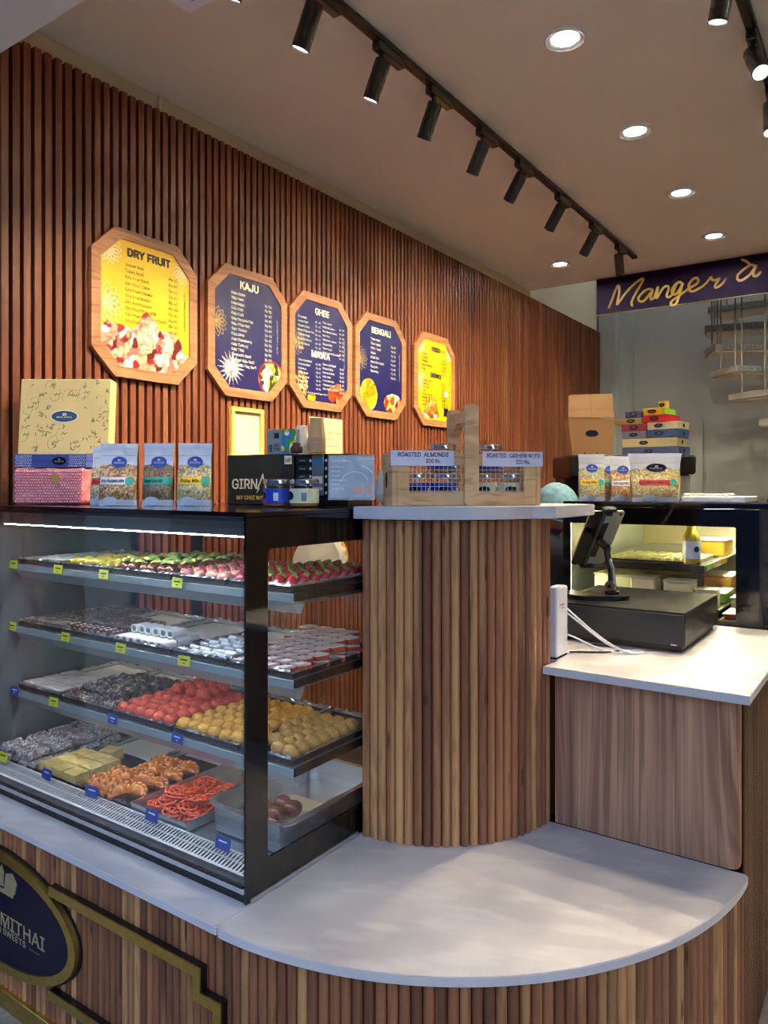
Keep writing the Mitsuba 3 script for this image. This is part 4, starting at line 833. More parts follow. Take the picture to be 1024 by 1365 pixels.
# tea vending machine
k = thing('tea_machine', 'dark green tea vending machine with white and gold lettering on the display case', 'vending machine')
mz = 0.157
gx0, gx1, gy = -1.785, -1.555, 1.68
F = FR((gx0, gy, TOP), 4)
add('side_panel', apply(bx(0, gx1 - gx0, 0, mz, -0.14, 0, 0.002), F), 'm_cardgreen', k)
add('dark_edge', apply(bx(gx1 - gx0, gx1 - gx0 + 0.04, 0, mz, -0.14, 0.002, 0.002), F), 'm_cardblack', k)
fr = add('front_panel', apply(bx(gx1 - gx0 + 0.0405, gx1 - gx0 + 0.235, 0, mz - 0.003, -0.14, -0.006, 0.002), F), 'm_blackplastic', k)
bx0 = gx1 - gx0 + 0.045
for c in range(2):
    for r_ in range(5):
        x = bx0 + 0.006 + c * 0.118
        b = add('drink_button', apply(bx(x, x + 0.042, mz - 0.03 - r_ * 0.024, mz - 0.014 - r_ * 0.024, -0.006, -0.003, 0.001), F), 'm_cardblack', fr)
        add('button_light', apply(bx(bx0 + 0.051 + c * 0.057, bx0 + 0.057 + c * .057, mz - 0.026 - r_ * 0.024, mz - 0.018 - r_ * 0.024, -0.006, -0.0045), F), 'm_white', fr)
        add('button_print', apply(cat(bx(x + .008, x + .03, mz - 0.0235 - r_ * .024, mz - .0205 - r_ * .024, -.003, -.0026)), F), 'm_casegrey', fr)
add('control_column', apply(bx(bx0 + 0.061, bx0 + 0.104, 0.03, mz - 0.004, -0.006, -0.001, 0.002), F), 'm_shelfsteel', k)
add('display_screen', apply(bx(bx0 + 0.067, bx0 + 0.098, mz - 0.034, mz - 0.02, -0.001, 0.0, 0.0004), F), mat('lcd', '#3f7fc0', 0.2), k)
add('warning_label', apply(bx(bx0 + 0.064, bx0 + 0.101, 0.066, 0.088, -0.001, -0.0004), F), 'm_lace', k)
for q in range(4): add('keypad_button', apply(bx(bx0 + 0.067 + q * 0.009, bx0 + 0.0735 + q * 0.009, 0.046, 0.055, -0.001, 0.0005), F), 'm_white', k)
t = fit(text('GIRN', 0.031, True, 0.001), 0.105); t.apply_translation([0.022 - t.bounds[0][0], 0.05, 0.0002])
lt2 = ext(shapely.union_all([LineString([(0.128, 0.049), (0.149, 0.092), (0.162, 0.05)]).buffer(0.0028, cap_style='flat', join_style='mitre'), Polygon([(0.128, .049), (.131, .055), (0.137, 0.052), (.124, .035)])]), 0.001, .0002)
t2 = fit(text('AR', 0.031, True, 0.001), 0.05); t2.apply_translation([0.158 - t2.bounds[0][0], .05, .0002])
add('white_lettering', apply(cat(t, lt2), F), 'm_lace', k)
t = fit(text('MY CHAI MY TIME', 0.0125, True, 0.0008), 0.155); t.apply_translation([0.042 - t.bounds[0][0], 0.016, 0.0002])
add('gold_lettering', apply(t, F), 'm_goldpaint', k)
add('number_sticker', apply(cat(bx(gx1 - gx0 + 0.006, gx1 - gx0 + 0.034, mz - 0.032, mz - 0.006, 0.002, 0.0026)), F), 'm_lace', k)
t = fit(text('149', 0.012, True, 0.0004), 0.02); t.apply_translation([gx1 - gx0 + 0.010 - t.bounds[0][0], mz - 0.025, 0.0028]); add('sticker_number', apply(t, F), 'm_ink', k)
# things on the tea machine
MT = TOP + mz + 0.0003
k = thing('tea_carton', 'small printed carton with grey end and bright blue-yellow front on the tea machine', 'carton')
F = FR((-1.628, 1.70, MT), 20)
add('carton', apply(bx(0, 0.098, 0, 0.078, -0.08, 0, 0.0015), F), 'm_casegrey', k)
def cartoncol(v):
    a = blend('#2b7fb4', '#3d9a4c', meshkit.noise(v * 55, 2) > .5); b = blend('#e8c81c', '#e8e8ea', meshkit.noise(v * 80, 6) > .55)
    return np.where((meshkit.noise(v * 60, 9) > .56)[:, None], b, a)
g = grid(40, 60, lambda u, v: (0.049 + 0.0485 * u, 0.0005 + 0.077 * v, 0.0006 + 0 * u)); add('bright_print', g, 'm_vc', k, F, color=np.array(cartoncol(np.array(g.vertices))))
add('grey_print', apply(cat(*[bx(0.006 + i * .0025, 0.0075 + i * .0025, 0.006, 0.03, 0, .0005) for i in range(5)], bx(0.024, 0.04, .05, .066, 0, .0005), *[bx(.022, .042, .012 + i * .006, .0145 + i * .006, 0, .0005) for i in range(4)]), F), 'm_cardblack', k)
def cupstack(name, label, x, y, z, n, m_, r=0.026, h=0.06):
    k = thing(name, label, 'paper cups')
    c = lathe([(0, h), (r * .72, h), (r * .72 + 0.001, h - .001), (r, 0.003), (r + .002, 0.003), (r + .002, 0), (r - .0005, 0), (r * .7, h - 0.002), (0, h - .002)], 28)
    pc_ = P(c, m_, smooth=35)
    for i in range(n): put('cup', pc_, k, TR(x, y, z + i * 0.0085))
cupstack('paper_cups', 'stack of upturned tan paper cups on the tea machine', -1.422, 1.695, MT, 6, 'm_cup')
cupstack('paper_cups', 'stack of upturned white paper cups behind the tan cups', -1.545, 1.77, MT, 4, 'm_paper', 0.022, .065)
tag(add('yellow_carton', apply(bx(0, .04, 0, .06, -.03, 0, .002), FR((-1.52, 1.775, MT), 10)), 'm_yellowlabel'), 'plain yellow carton between the white and tan cups', 'carton')
k = thing('bottle_cap_jar', 'small dark jar between the printed carton and tan cups', 'jar')
add('body', apply(lathe([(0, 0), (.017, 0), (.018, .004), (.018, .016), (.012, .024), (.012, .03), (0, .03)], 20), TR(-1.483, 1.675, MT)), 'm_choc', k, smooth=40)
# jars
def jar(name, label, x, y, z, lm, r=0.041, h=0.078, group=None, logo_at=-1.2, cont='m_nuts'):
    k = thing(name, label, 'jar', group); M = TR(x, y, z)
    pk_ = JP.get((r, h))
    if not pk_:
        pk_ = JP[(r, h)] = (P(lathe([(0, 0.0006), (r - .004, 0.0006), (r, .004), (r, h - .022), (r - .004, h - .014), (r - .004, h - .002)], 32), 'm_film', smooth=40),
               lathe([(0, .003), (r - .005, .003), (r - .0025, .006), (r - .0025, h - .026), (0, h - .024)], 24),
               lathe([(r - .0002, .011), (r + .0006, .011), (r + .0006, h - .026), (r - .0002, h - .026)], 40),
               P(lathe([(0, h - .001), (r - .002, h - .001), (r - .002, h - .013), (r, h - .013), (r + .0005, h - .0115), (r, h - .003), (r - .003, h), (r - .006, h + .0008), (0, h + .0004)], 36), 'm_chrome', smooth=35))
    put('glass', pk_[0], k, M); add('contents', pk_[1], cont, k, M, smooth=40); add('label_band', pk_[2], lm, k, M, smooth=40); put('lid', pk_[3], k, M)
    a = logo_at
    def wrap(u0, u1, v0, v1, mm, nm, f=None):
        add(nm, grid(10, 2, lambda u, v: ((r + .0011) * np.cos(a + u0 + (u1 - u0) * u), (r + .0011) * np.sin(a + u0 + (u1 - u0) * u), v0 + (v1 - v0) * v)), mm, k, M, smooth=True)
    def disc(u, v): return (r + .0012) * np.cos(a + .42 * v * np.cos(u * 2 * np.pi)), (r + .0012) * np.sin(a + .42 * v * np.cos(u * 2 * np.pi)), h * .41 + .012 * v * np.sin(u * 2 * np.pi)
    add('logo_label', grid(25, 3, disc), 'm_navy', k, M, smooth=True)
    wrap(1.0, 1.35, .017, .04, 'm_whitelabel' if lm == 'm_bluelabel' else 'm_casegrey', 'print_block')
    return k
JP = {}
jar('nut_jar', 'glass jar with bright blue label beside the green tea machine', -1.482, 1.59, TOP, 'm_bluelabel', logo_at=-2.1)
jar('nut_jar', 'glass jar with pale green label next to the blue-labelled jar', -1.388, 1.60, TOP, 'm_creamlabel', logo_at=-2.05, cont=mat('amber', '#b8741c', .4))
# acrylic menu stand
k = thing('menu_stand', 'clear acrylic stand holding a grey chalkboard-style tea menu beside the crate', 'menu stand')
MS = FC((-1.258, 1.645, TOP), 4)
tl = RX(-0.16)
add('foot', apply(cat(bx(-0.065, 0.072, 0, 0.003, -0.03, 0.05), bx(-.065, -.062, 0, .03, -.03, .05), bx(.069, .072, 0, .03, -.03, .05)), MS), 'm_acrylic', k)
add('clear_sleeve', apply(bx(-0.062, 0.068, 0.02, 0.148, -0.002, 0.004), MS @ tl), 'm_acrylic', k)
g = grid(50, 50, lambda u, v: (-0.058 + .122 * u, 0.026 + .118 * v, 0.001 + 0 * u)); gv = np.array(g.vertices)
gc = blend('#6d7f8a', '#a8b8be', meshkit.fbm(gv * 22, 3)) ; 
cupm_ = ((np.abs(gv[:, 0] - .02) < .012) | (np.abs(gv[:, 0] - .048) < .01)) & (gv[:, 1] < .058) & (gv[:, 1] > .036)
gc[cupm_] = C('#c98a6a'); add('menu_card', g, 'm_vc', k, MS @ tl, color=np.clip(gc, 0, 1))
ln = []
for i, w_ in enumerate(('Chai Menu', 'Cardamom', 'Masala', 'Ginger', 'Lemongrass', 'Saffron', 'Green Tea')):
    t = text(w_, 0.008 if i == 0 else .0052, False, .0004); t.apply_translation([-0.053, 0.128 - (.0 if i == 0 else .004) - i * .0125, .0012]); ln.append(t)
t = text('Coffee Break', .006, False, .0004); t.apply_translation([0.018, .134, .0012]); ln.append(t)
ln += [ext(LineString([(.03, .118), (.045, .112), (.062, .098)]).buffer(.0012), .0004, .0012), ext(LineString(arc(.012, .06, .04, .4, 2.8, 20)).buffer(.0007), .0004, .0012)]
add('chalk_lettering', apply(cat(*ln), MS @ tl), 'm_whitelabel', k)
# ================================================================== wooden crate on the column
ZS = 1.3945
k = thing('wooden_crate', 'wooden crate with wire mesh sides and tall centre handle on the column top', 'crate')
CM = TR(-1.035, 1.865, ZS) @ RZ(math.radians(45 + 1)); L, D, Hh = 0.425, 0.15, 0.145
def cb(*a, b=0.0015): return apply(bx(*a, b), CM)
l2, d2 = L / 2, D / 2
for s in (-1, 1):
    yy0, yy1 = (-d2, -d2 + .012) if s < 0 else (d2 - .012, d2)
    add('bottom_rail', cb(-l2 + .012, l2 - .012, yy0, yy1, 0.0, 0.038), 'm_cratewood', k)
    add('top_rail', cb(-l2 + .012, l2 - .012, yy0, yy1, Hh - .036, Hh - .004), 'm_cratewood', k)
    for e in (-1, 1):
        x0, x1 = (-l2 + .0125, -l2 + .048) if e < 0 else (l2 - .048, l2 - .0125)
        add('corner_stile', cb(x0, x1, yy0 - .0008 * (s < 0) + .0, yy1, 0.0, Hh - .002), 'm_cratewood', k)
for e in (-1, 1):
    pg_ = Polygon([(-d2 - .001, 0), (d2 + .001, 0), (d2 + .001, Hh - .03), (d2 * .45, Hh + .004), (-d2 * .45, Hh + .004), (-d2 - .001, Hh - .03)]) if e < 0 else Polygon([(-d2 - .001, 0), (d2 + .001, 0), (d2 + .001, Hh), (-d2 - .001, Hh)])
    pg_ = Polygon([(-d2 - .001, 0), (d2 + .001, 0), (d2 + .001, Hh), (-d2 - .001, Hh)])
    M = CM @ np.array([[0, 0, 1, e * (l2 - .006) - .006], [1, 0, 0, 0], [0, 1, 0, 0], [0, 0, 0, 1.0]])
    ep_ = add('end_panel', apply(ext(pg_, 0.012), M), 'm_cratewood', k)
    if e < 0: add('oval_logo', apply(ext(ell(.013, .022, 12), .001), CM @ np.array([[0, 0, -1, -l2 - .0002], [-1, 0, 0, 0.0], [0, 1, 0, .07], [0, 0, 0, 1.0]])), 'm_choc', ep_)
add('floor_board', cb(-l2 + .0125, l2 - .0125, -d2 + .0125, d2 - .0125, 0.0005, .008), 'm_cratewood', k)
for s in (-1, 1):
    post = ext(rrect(.04, .278, .012, 5, 0.008, .139), .014)
    add('handle_post', apply(post, CM @ np.array([[1, 0, 0, 0], [0, 0, -1, (-d2 - .0005) if s < 0 else (d2 + .0145)], [0, 1, 0, 0], [0, 0, 0, 1.0]])), 'm_cratewood', k)
hb = Polygon([(-d2, .215), (-d2 + .02, .215)] + [(x_, .205 + .028 * math.sin(math.pi * (x_ + d2 - .02) / (D - .04))) for x_ in np.linspace(-d2 + .02, d2 - .02, 12)] + [(d2, .215), (d2, .262), (-d2, .262)])
add('handle_bar', apply(ext(hb.buffer(0), .026), CM @ np.array([[0, 0, 1, -.005], [1, 0, 0, 0], [0, 1, 0, 0], [0, 0, 0, 1.0]])), 'm_cratewood', k)
wm = []
for s in (-1, 1):
    y = s * (d2 - .004)
    for i in range(28):
        x = -l2 + .045 + i * (L - .09) / 27
        wm.append(bx(x - .0006, x + .0006, y - .0006, y + .0006, .036, Hh - .034))
    for j in range(7): wm.append(bx(-l2 + .046, l2 - .046, y - .0012 , y - .0002, .04 + j * .0115, .0412 + j * .0115))
add('wire_mesh', apply(cat(*wm), CM), mat('wire', '#b8b4aa', 0.35, metal=.7), k)
for nm, x0, x1, l1, l2_ in (('price_card', -l2 - .004, -.04, 'ROASTED  ALMONDS', '200 Rs.'), ('price_card', .042, l2 + .006, 'ROASTED  CASHEW NUTS', '230 Rs.')):
    lab = 'white handwritten card reading ROASTED ALMONDS on the crate' if 'ALM' in l1 else 'white handwritten card reading ROASTED CASHEW NUTS on the crate'
    kk = thing(nm, lab, 'price card')
    F = CM @ np.array([[1, 0, 0, 0], [0, 0, -1, -d2 - .0016], [0, 1, 0, Hh - .036 + (.0 if 'ALM' in l1 else -.001)], [0, 0, 0, 1.0]])
    add('card', apply(ext(sbox(x0, 0, x1, .041), .0006), F), 'm_lilacpaper', kk)
    t = fit(text(l1, .0115, True, .0004), (x1 - x0) * (.80 if 'ALM' in l1 else .88)); t.apply_translation([(x0 + x1) / 2 + .002 - (t.bounds[0][0] + t.bounds[1][0]) / 2, .0245, .0007])
    t2 = fit(text(l2_, .011, True, .0004), .041); t2.apply_translation([x0 + (x1 - x0) * .67 - (t2.bounds[0][0] + t2.bounds[1][0]) / 2, .0075, .0007])
    sh2 = []
    add('handwriting', apply(cat(t, t2), F), mat('marker', '#3a2030', .6), kk)
def cpt(x, y, z): return (CM @ np.array([x, y, z, 1.0]))[:3]
for (x, y, z, lm, lab) in ((-.135, -.022, .009, 'm_bluelabel', 'blue-labelled jar at the lower left inside the crate'), (-.052, -.022, .009, 'm_bluelabel', 'blue-labelled jar inside the crate, just left of its handle'), (-.055, -.012, .0895, 'm_bluelabel', 'blue-labelled jar on top of the others, left of the crate handle'),
                      (.062, -.022, .009, 'm_creamlabel', 'pale green labelled jar inside the crate, just right of its handle'), (.145, -.012, .009, 'm_creamlabel', 'pale green labelled jar at the lower right inside the crate'), (.085, -.01, .0895, 'm_bluelabel', 'blue-labelled jar on top of the pale green ones in the crate')):
    q = cpt(x, y, z); jar('nut_jar', lab, q[0], q[1], q[2], lm, .0385, .0805, logo_at=-1.0, cont='m_nuts')
tag(add('white_cloth', apply(bump(apply(ico(.04, 3), SC(.8, .6, 1.3)), .006, 30, 3), TR(-1.225, 1.765, ZS + .0525)), 'm_paper', smooth=True), 'crumpled white cloth between the menu stand and the crate', 'cloth')
# ================================================================== cash desk: drawer, tablet, router
k = thing('cash_till', 'black metal cash till box on the pale stone cash desk', 'cash till')
dx0, dx1, dy0, dy1 = -0.955, -0.529, 2.32, 2.80
add('body', bx(dx0, dx1, dy0 + .006, dy1, ZD + .018, 1.07, .002), 'm_blackmetal', k)
add('drawer_front', bx(dx0 + .001, dx1 - .001, dy0, dy0 + .0055, ZD + .019, 1.064, .0015), mat('drawerblue', '#191c26', .4), k)
add('base', bx(dx0 + .02, dx1 - .012, dy0 + .012, dy1 - .012, ZD + .0003, ZD + .018), 'm_black', k)
add('badge', bx(dx1 - .04, dx1 - .022, dy0 - .001, dy0, ZD + .0215, ZD + .0255), 'm_steel', k)
k = thing('tablet_stand', 'black adjustable tablet stand on the black cash till', 'tablet stand')
bxp, byp = -0.85, 2.49
F = TR(bxp, byp, 1.0702) @ RZ(math.radians(30))
add('base_plate', apply(cat(ext(rrect(.20, .15, .05, 6), .010, .004), ext(rrect(.185, .135, .045, 6), .004)), F), 'm_blackplastic', k)
add('rubber_pad', apply(ext(rrect(.05, .035, .006), .001, .014), F @ TR(-.01, .02, 0)), 'm_ink', k)
hp = np.array([bxp + .045, byp + .012, 1.0702]); 
add('hinge_foot', apply(bx(-.022, .022, -.016, .016, .014, .026, .003), TR(*hp) @ RZ(.6)), 'm_blackplastic', k)
add('hinge_knob', apply(lathe([(0, -.012), (.017, -.012), (.018, -.008), (.018, .008), (.017, .012), (0, .012)], 28), TR(hp[0], hp[1] - .012, hp[2] + .042) @ RX(math.pi / 2)), 'm_chrome', k, smooth=40)
add('knob_cap', apply(lathe([(0, 0), (.006, 0), (.006, .002), (0, .002)], 16), TR(hp[0], hp[1] - .024, hp[2] + .042) @ RX(math.pi / 2)), 'm_black', k)
top = hp + np.array([-.022, .02, .168])
add('arm', tube([hp + [0, 0, .03], hp + [-.004, .004, .09], top + [0, 0, -.02], top], [.011, .010, .011, .014], 12), 'm_blackplastic', k, smooth=40)
add('arm_inlay', tube([hp + [.011, -.006, .045], hp + [.006, -.003, .10], top + [.008, -.006, -.035]], .006, 8), 'm_shelfsteel', k, smooth=40)
nb = np.array([.62, -.52, -.58]); nb /= np.linalg.norm(nb)
aa = np.cross([0, 0, 1.0], nb); aa /= np.linalg.norm(aa); ub = np.cross(nb, aa)
TC = top + np.array([-.022, .004, .012])
TM = np.eye(4); TM[:3, 0], TM[:3, 1], TM[:3, 2], TM[:3, 3] = aa, ub, nb, TC - nb * .03
add('clamp_bar', apply(cat(bx(-.015, .015, -.117, .117, .0045, .012, .003)), TM), 'm_blackplastic', k)
add('clamp_joint', tube([top, TC - nb * .012], .014, 12), 'm_blackplastic', k, smooth=40)
for s in (-1, 1):
    add('clamp_jaw', apply(cat(bx(-.026, .026, min(s * .119, s * .131), max(s * .119, s * .131), -.012, .012, .003)), TM), 'm_blackplastic', k)
    add('clamp_plate', apply(bx(-.010, .014, min(s * .075, s * .105), max(s * .075, s * .105), .012, .0135, .0005), TM), 'm_lip', k)
k = thing('tablet', 'silver tablet held in the black stand, its back turned to the camera', 'tablet')
add('back', apply(ext(rrect(.132, .236, .012, 5), .0065, -.0045), TM), mat('silver', '#b9b8a4', .3, metal=.3), k)
add('screen', apply(ext(rrect(.129, .233, .011, 5), .001, -.0056), TM), 'm_blackgloss', k)
add('dark_cover', apply(ext(sbox(-.066, -.106, -.016, .106).union(rrect(.06, .236, .012, 5, -.036, 0)).intersection(sbox(-.066, -.118, -.016, .118)), .0008, .0021), TM), 'm_blackgloss', k)
add('camera_lens', apply(cyl(.005, .001, 16), TM @ TR(.052, .104, .0021)), 'm_black', k)
k = thing('router', 'white upright router box leaning beside the column on the cash desk', 'router')
RM = TR(-0.812, 2.034, ZD + .0003)
add('case', apply(bx(-.036, 0, 0.0, .085, 0.004, .205, .004), RM), 'm_whitegloss', k, smooth=30)
add('base', apply(bx(-.034, -.002, .003, .082, 0, .004), RM), 'm_black', k)
add('grey_print', apply(cat(bx(0, .0006, .02, .055, .150, .156), bx(0, .0006, .035, .055, .142, .146)), RM), mat('pinkprint', '#b08890', .5), k)
def cable(name, pts, r, m_, label, c_='cable'):
    q = np.array(pts, float); t = np.r_[0, np.cumsum(np.linalg.norm(np.diff(q, axis=0), axis=1))]
    return tag(add(name, tube(CubicSpline(t, q)(np.linspace(0, t[-1], 40)), r, 8), m_, smooth=60), label, c_)
cable('cable', [(-.82, 2.12, 1.09), (-.76, 2.15, 1.03), (-.685, 2.20, .967), (-.665, 2.215, .956), (-.64, 2.235, .953)], .0028, 'm_whitegloss', 'upper white cable from the router to the drawer foot')
cable('cable', [(-.82, 2.12, 1.075), (-.755, 2.17, 1.01), (-.69, 2.215, .962), (-.668, 2.232, .954), (-.632, 2.262, .953)], .0028, 'm_whitegloss', 'second white cable crossing beside the first, before the drawer')
cable('cable', [(-.82, 2.12, 1.01), (-.775, 2.17, .98), (-.72, 2.21, .954), (-.68, 2.235, .953)], .0026, 'm_whitegloss', 'lowest white cable near the black one, beside the router')
cable('cable', [(-.815, 2.14, .9535), (-.74, 2.19, .953), (-.71, 2.22, .953), (-.70, 2.26, .953), (-.75, 2.285, .953), (-.80, 2.28, .953)], .0025, 'm_black', 'black cable curling on the stone top before the drawer')
tag(add('cable_plug', apply(bx(-.011, .011, -.006, .006, 0, .009, .002), TR(-.668, 2.212, .9555 ) @ RZ(.6)), 'm_whitegloss'), 'white plug joining the two white cables', 'plug')
# ================================================================== second display fridge behind the cash desk
k = thing('display_fridge', 'second black glass display fridge with yellow-lit shelves behind the cash desk', 'display fridge')
fr = k
gx0, gx1, gy0, gy1, gz0, gz1 = -1.125, -0.30, 2.884, 4.0, 0.951, 1.3855
add('lower_cabinet', bx(gx0, gx1 - .03, gy0 + .01, gy1, ZF + .001, gz0 - .003, .002), 'm_side_wood', k)
add('floor_plate', bx(gx0, gx1, gy0, gy1, gz0 - .0025, gz0 + .012), 'm_black', k)
add('top_plate', bx(gx0, gx1 + .02, gy0 - .002, gy1, gz1 - .02, gz1, .002), 'm_blackgloss', k)
win2 = rrect(.61, 1.305 - .968, .006, 3, .03 + .305, (1.30 + .965) / 2 - gz0)
add('end_frame', apply(ext(sbox(0, 0, .715, gz1 - .0205 - gz0).difference(win2), .006, -.006), FR((gx0, gy0, gz0), 0)), 'm_blackgloss', k)
def pane(nm, x0, x1, y, z0, z1, m_='m_glass'):
    return add(nm, trimesh.Trimesh([(x0, y, z0), (x1, y, z0), (x1, y, z1), (x0, y, z1)], [[0, 1, 2], [0, 2, 3]], process=False), m_, k)
pane('end_glass', gx0 + .02, gx0 + .66, gy0 + .0035, .955, 1.31)
add('corner_post', bx(-.4095, -.40, gy0 - .001, gy0 + .02, gz0 + .0125, gz1 - .0205), 'm_black', k)
pane('side_glass', -.3995, gx1, gy0 + .003, gz0 + .0125, gz1 - .0205)
add('front_glass', trimesh.Trimesh([(gx1, gy0 + .004, gz0 + .0125), (gx1, gy1, gz0 + .0125), (gx1, gy1, gz1 - .0205), (gx1, gy0 + .004, gz1 - .0205)], [[0, 1, 2], [0, 2, 3]], process=False), 'm_glass', k)
add('rear_panel', bx(gx0, gx0 + .008, gy0 + .01, gy1, gz0 + .0125, gz1 - .0205), 'm_casegrey', k)
add('far_end', bx(gx0 + .0085, gx1 - .001, gy1 - .008, gy1, gz0 + .0125, gz1 - .0205), mat('fridgeback', '#b9ad8c', .6), k)
add('divider', bx(-.409, -.404, gy0 + .021, gy1 - .01, gz0 + .0125, gz1 - .0205), 'm_black', k)
YEL = (1.0, .86, .38)
add('light_bar', bx(-.60, -.56, gy0 + .05, gy1 - .05, gz1 - .032, gz1 - .0215), 'm_lamp', k, **area([K_FRIDGE * c for c in YEL]))
add('side_light', bx(gx0 + .012, gx0 + .02, gy0 + .03, gy0 + .04, gz0 + .03, gz1 - .06), 'm_lamp', k, **area([K_FRIDGE * .8 * c for c in YEL]))
for z, xe in ((1.151, -.60), (.992, -.55)):
    s = add('shelf', bx(gx0 + .06, xe, gy0 + .055, gy1 - .02, z - .006, z), 'm_shelfsteel', k)
    add('shelf_edge', bx(gx0 + .06, xe, gy0 + .05, gy0 + .0545, z - .026, z + .001), 'm_blackmetal', s)
    if z > 1.1:
        for i, (c, m_) in enumerate((('green', mat('limestrip', '#8ccc3a', .4)), ('yellow', 'm_lace'), ('orange', mat('orangestrip', '#e8a21e', .4)))):
            add('label_strip', bx(-.5995, -.597, gy0 + .08 + i * .13, gy0 + .205 + i * .13, z - .02, z + .002), m_, s)
# food in the fridge
cub = bx(-.011, .011, -.011, .011, 0, .014, .002)
mat('cubeyellow', '#e6d478', .55); pcu = P(cub, 'm_cubeyellow')
tray(-.985, -.62, gy0 + .075, gy0 + .42, 1.1512, 'black tray of pale yellow sweet cubes on the upper fridge shelf', crinkle=False, h=.008)
sweets('yellow_cube', [(None, pcu)], gridM(-.975, -.63, 11, gy0 + .085, gy0 + .40, 9, 1.1545, .004, .5), 'pale yellow sweet cube on the upper shelf of the fridge', 'yellow cubes in the fridge')
def pack(name, label, x0, x1, y0, y1, z0, z1, m_, group=None, film=True):
    k = thing(name, label, 'food pack', group)
    add('tub', bx(x0, x1, y0, y1, z0 + .0005, z1, .006), m_, k, smooth=30)
    if film: add('lid', bx(x0 - .004, x1 + .004, y0 - .004, y1 + .004, z1 + .0003, z1 + .005, .002), 'm_lace', k)
mat('orangepack', '#e8981e', .5); mat('greenpack', '#8cc83c', .5); mat('redpack', '#c8283c', .45); mat('palepack', '#e4dcb0', .45)
yb = gy0 + .43
pack('food_pack', 'bright orange snack pack at the rear of the upper fridge shelf', -.75, -.61, yb + .05, yb + .25, 1.1512, 1.215, 'm_orangepack')
pack('food_pack', 'orange-yellow pack on the upper fridge shelf, at the left behind the tablet', -1.06, -1.0, gy0 + .07, gy0 + .15, 1.1512, 1.225, 'm_orangepack')
pack('food_pack', 'clear tub of cream-coloured sweets in the fridge behind the drawer', -.875, -.78, gy0 + .06, gy0 + .15, .9925, 1.092, 'm_palepack')
pack('food_pack', 'wide pale tub on the lower fridge shelf beside the cream tub', -.75, -.645, gy0 + .06, gy0 + .15, .9925, 1.085, 'm_palepack')
pack('food_pack', 'pale pack leaning at the corner of the lower fridge shelf', -.635, -.56, gy0 + .06, gy0 + .13, .9925, 1.06, 'm_lace')
pack('food_pack', 'lime green pack on the lower fridge shelf', -.67, -.56, gy0 + .215, gy0 + .40, .9925, 1.03, 'm_greenpack')
pack('food_pack', 'orange pack behind the lime green one on the lower fridge shelf', -.68, -.57, gy0 + .42, gy0 + .62, .9925, 1.075, 'm_orangepack')
pack('food_pack', 'pale mixed pack on the lower fridge shelf, left behind the tablet stand', -1.06, -.90, gy0 + .18, gy0 + .4, .9925, 1.08, 'm_palepack')
pack('food_pack', 'red pack on the fridge floor beside the drawer', -.535, -.43, gy0 + .05, gy0 + .2, gz0 + .0125, gz0 + .029, 'm_redpack')
pack('food_pack', 'pale pack on the fridge floor behind the red one', -.54, -.43, gy0 + .22, gy0 + .45, gz0 + .0125, gz0 + .065, 'm_palepack')
for i in range(5): pack('food_pack', 'brown and cream snack pack standing at the aisle side of the fridge', -.39, -.315, gy0 + .06 + i * .19, gy0 + .2 + i * .19, gz0 + .0125, gz0 + .07 + .03 * (i % 2), 'm_palepack' if i % 2 else 'm_nuts', 'snack packs at the aisle side of the fridge')
k = thing('juice_bottle', 'yellow juice bottle with white label standing on the upper fridge shelf', 'bottle')
BM = TR(-.655, gy0 + .075 + .02, 1.1548)
add('bottle', apply(lathe([(0, 0), (.028, 0), (.032, .004), (.032, .088), (.028, .108), (.017, .125), (.014, .134), (0, .134)], 28), BM), mat('juice', '#d9b21c', .15), k, smooth=40)
add('label_band', apply(lathe([(.0322, .02), (.0326, .02), (.0326, .086), (.0322, .086)], 36), BM), 'm_whitelabel', k, smooth=40)
add('round_logo', grid(20, 3, lambda u, v: (.0332 * np.cos(-.75 + .35 * v * np.cos(u * 2 * np.pi)) - .655, .0332 * np.sin(-.75 + .35 * v * np.cos(u * 2 * np.pi)) + gy0 + .095, 1.1548 + .055 + .011 * v * np.sin(u * 2 * np.pi))), 'm_navy', k)
add('cap', apply(cyl(.016, .016, 20), BM @ TR(0, 0, .1345)), 'm_yellowlabel', k, smooth=40)
# on the fridge top
GT = gz1 + .0003
pouch('snack_pouch', 'snack pouch with yellow name band on the fridge top, leftmost of four', (-1.045, 2.99, GT), -4, .105, .192, MIXC, 'm_yellowlabel', 'Poha Mix', .04, fill=.68)
pouch('snack_pouch', 'snack pouch with green name band on the fridge top, half hidden behind its neighbour', (-1.012, 3.125, GT), 0, .105, .187, SEED, 'm_teal', 'Super Seed Mix', .04, dots=None, fill=.66)
pouch('snack_pouch', 'snack pouch with white name band on the fridge top, third of four', (-.94, 3.06, GT), -4, .10, .183, NUT, 'm_whitelabel', 'Diet Panjabi Mix', .04, dots=None, fill=.66)
pouch('snack_pouch', 'wide zip pouch with red name band and large blue logo on the fridge top', (-.795, 3.005, GT), -6, .175, .19, PALE, 'm_red', 'Dry Bhuka Mix', .04, fill=.66, taper=.18, wide_label=True)
k = thing('white_tray', 'flat white box lid lying on the fridge top at the right', 'box')
add('lid', bx(-.70, -.475, 3.02, 3.3, GT, GT + .022, .003), 'm_whitegloss', k)
tag(add('wooden_tongs', cat(tube([(-.70, 3.06, GT + .028), (-.6, 3.055, GT + .028), (-.535, 3.05, GT + .029)], [.006, .005, .006], 8), apply(ico(.011, 2), TR(-.53, 3.05, GT + .030) @ SC(1.4, .8, .5))), 'm_lace', smooth=True), 'pale wooden utensil on the white lid', 'utensil')
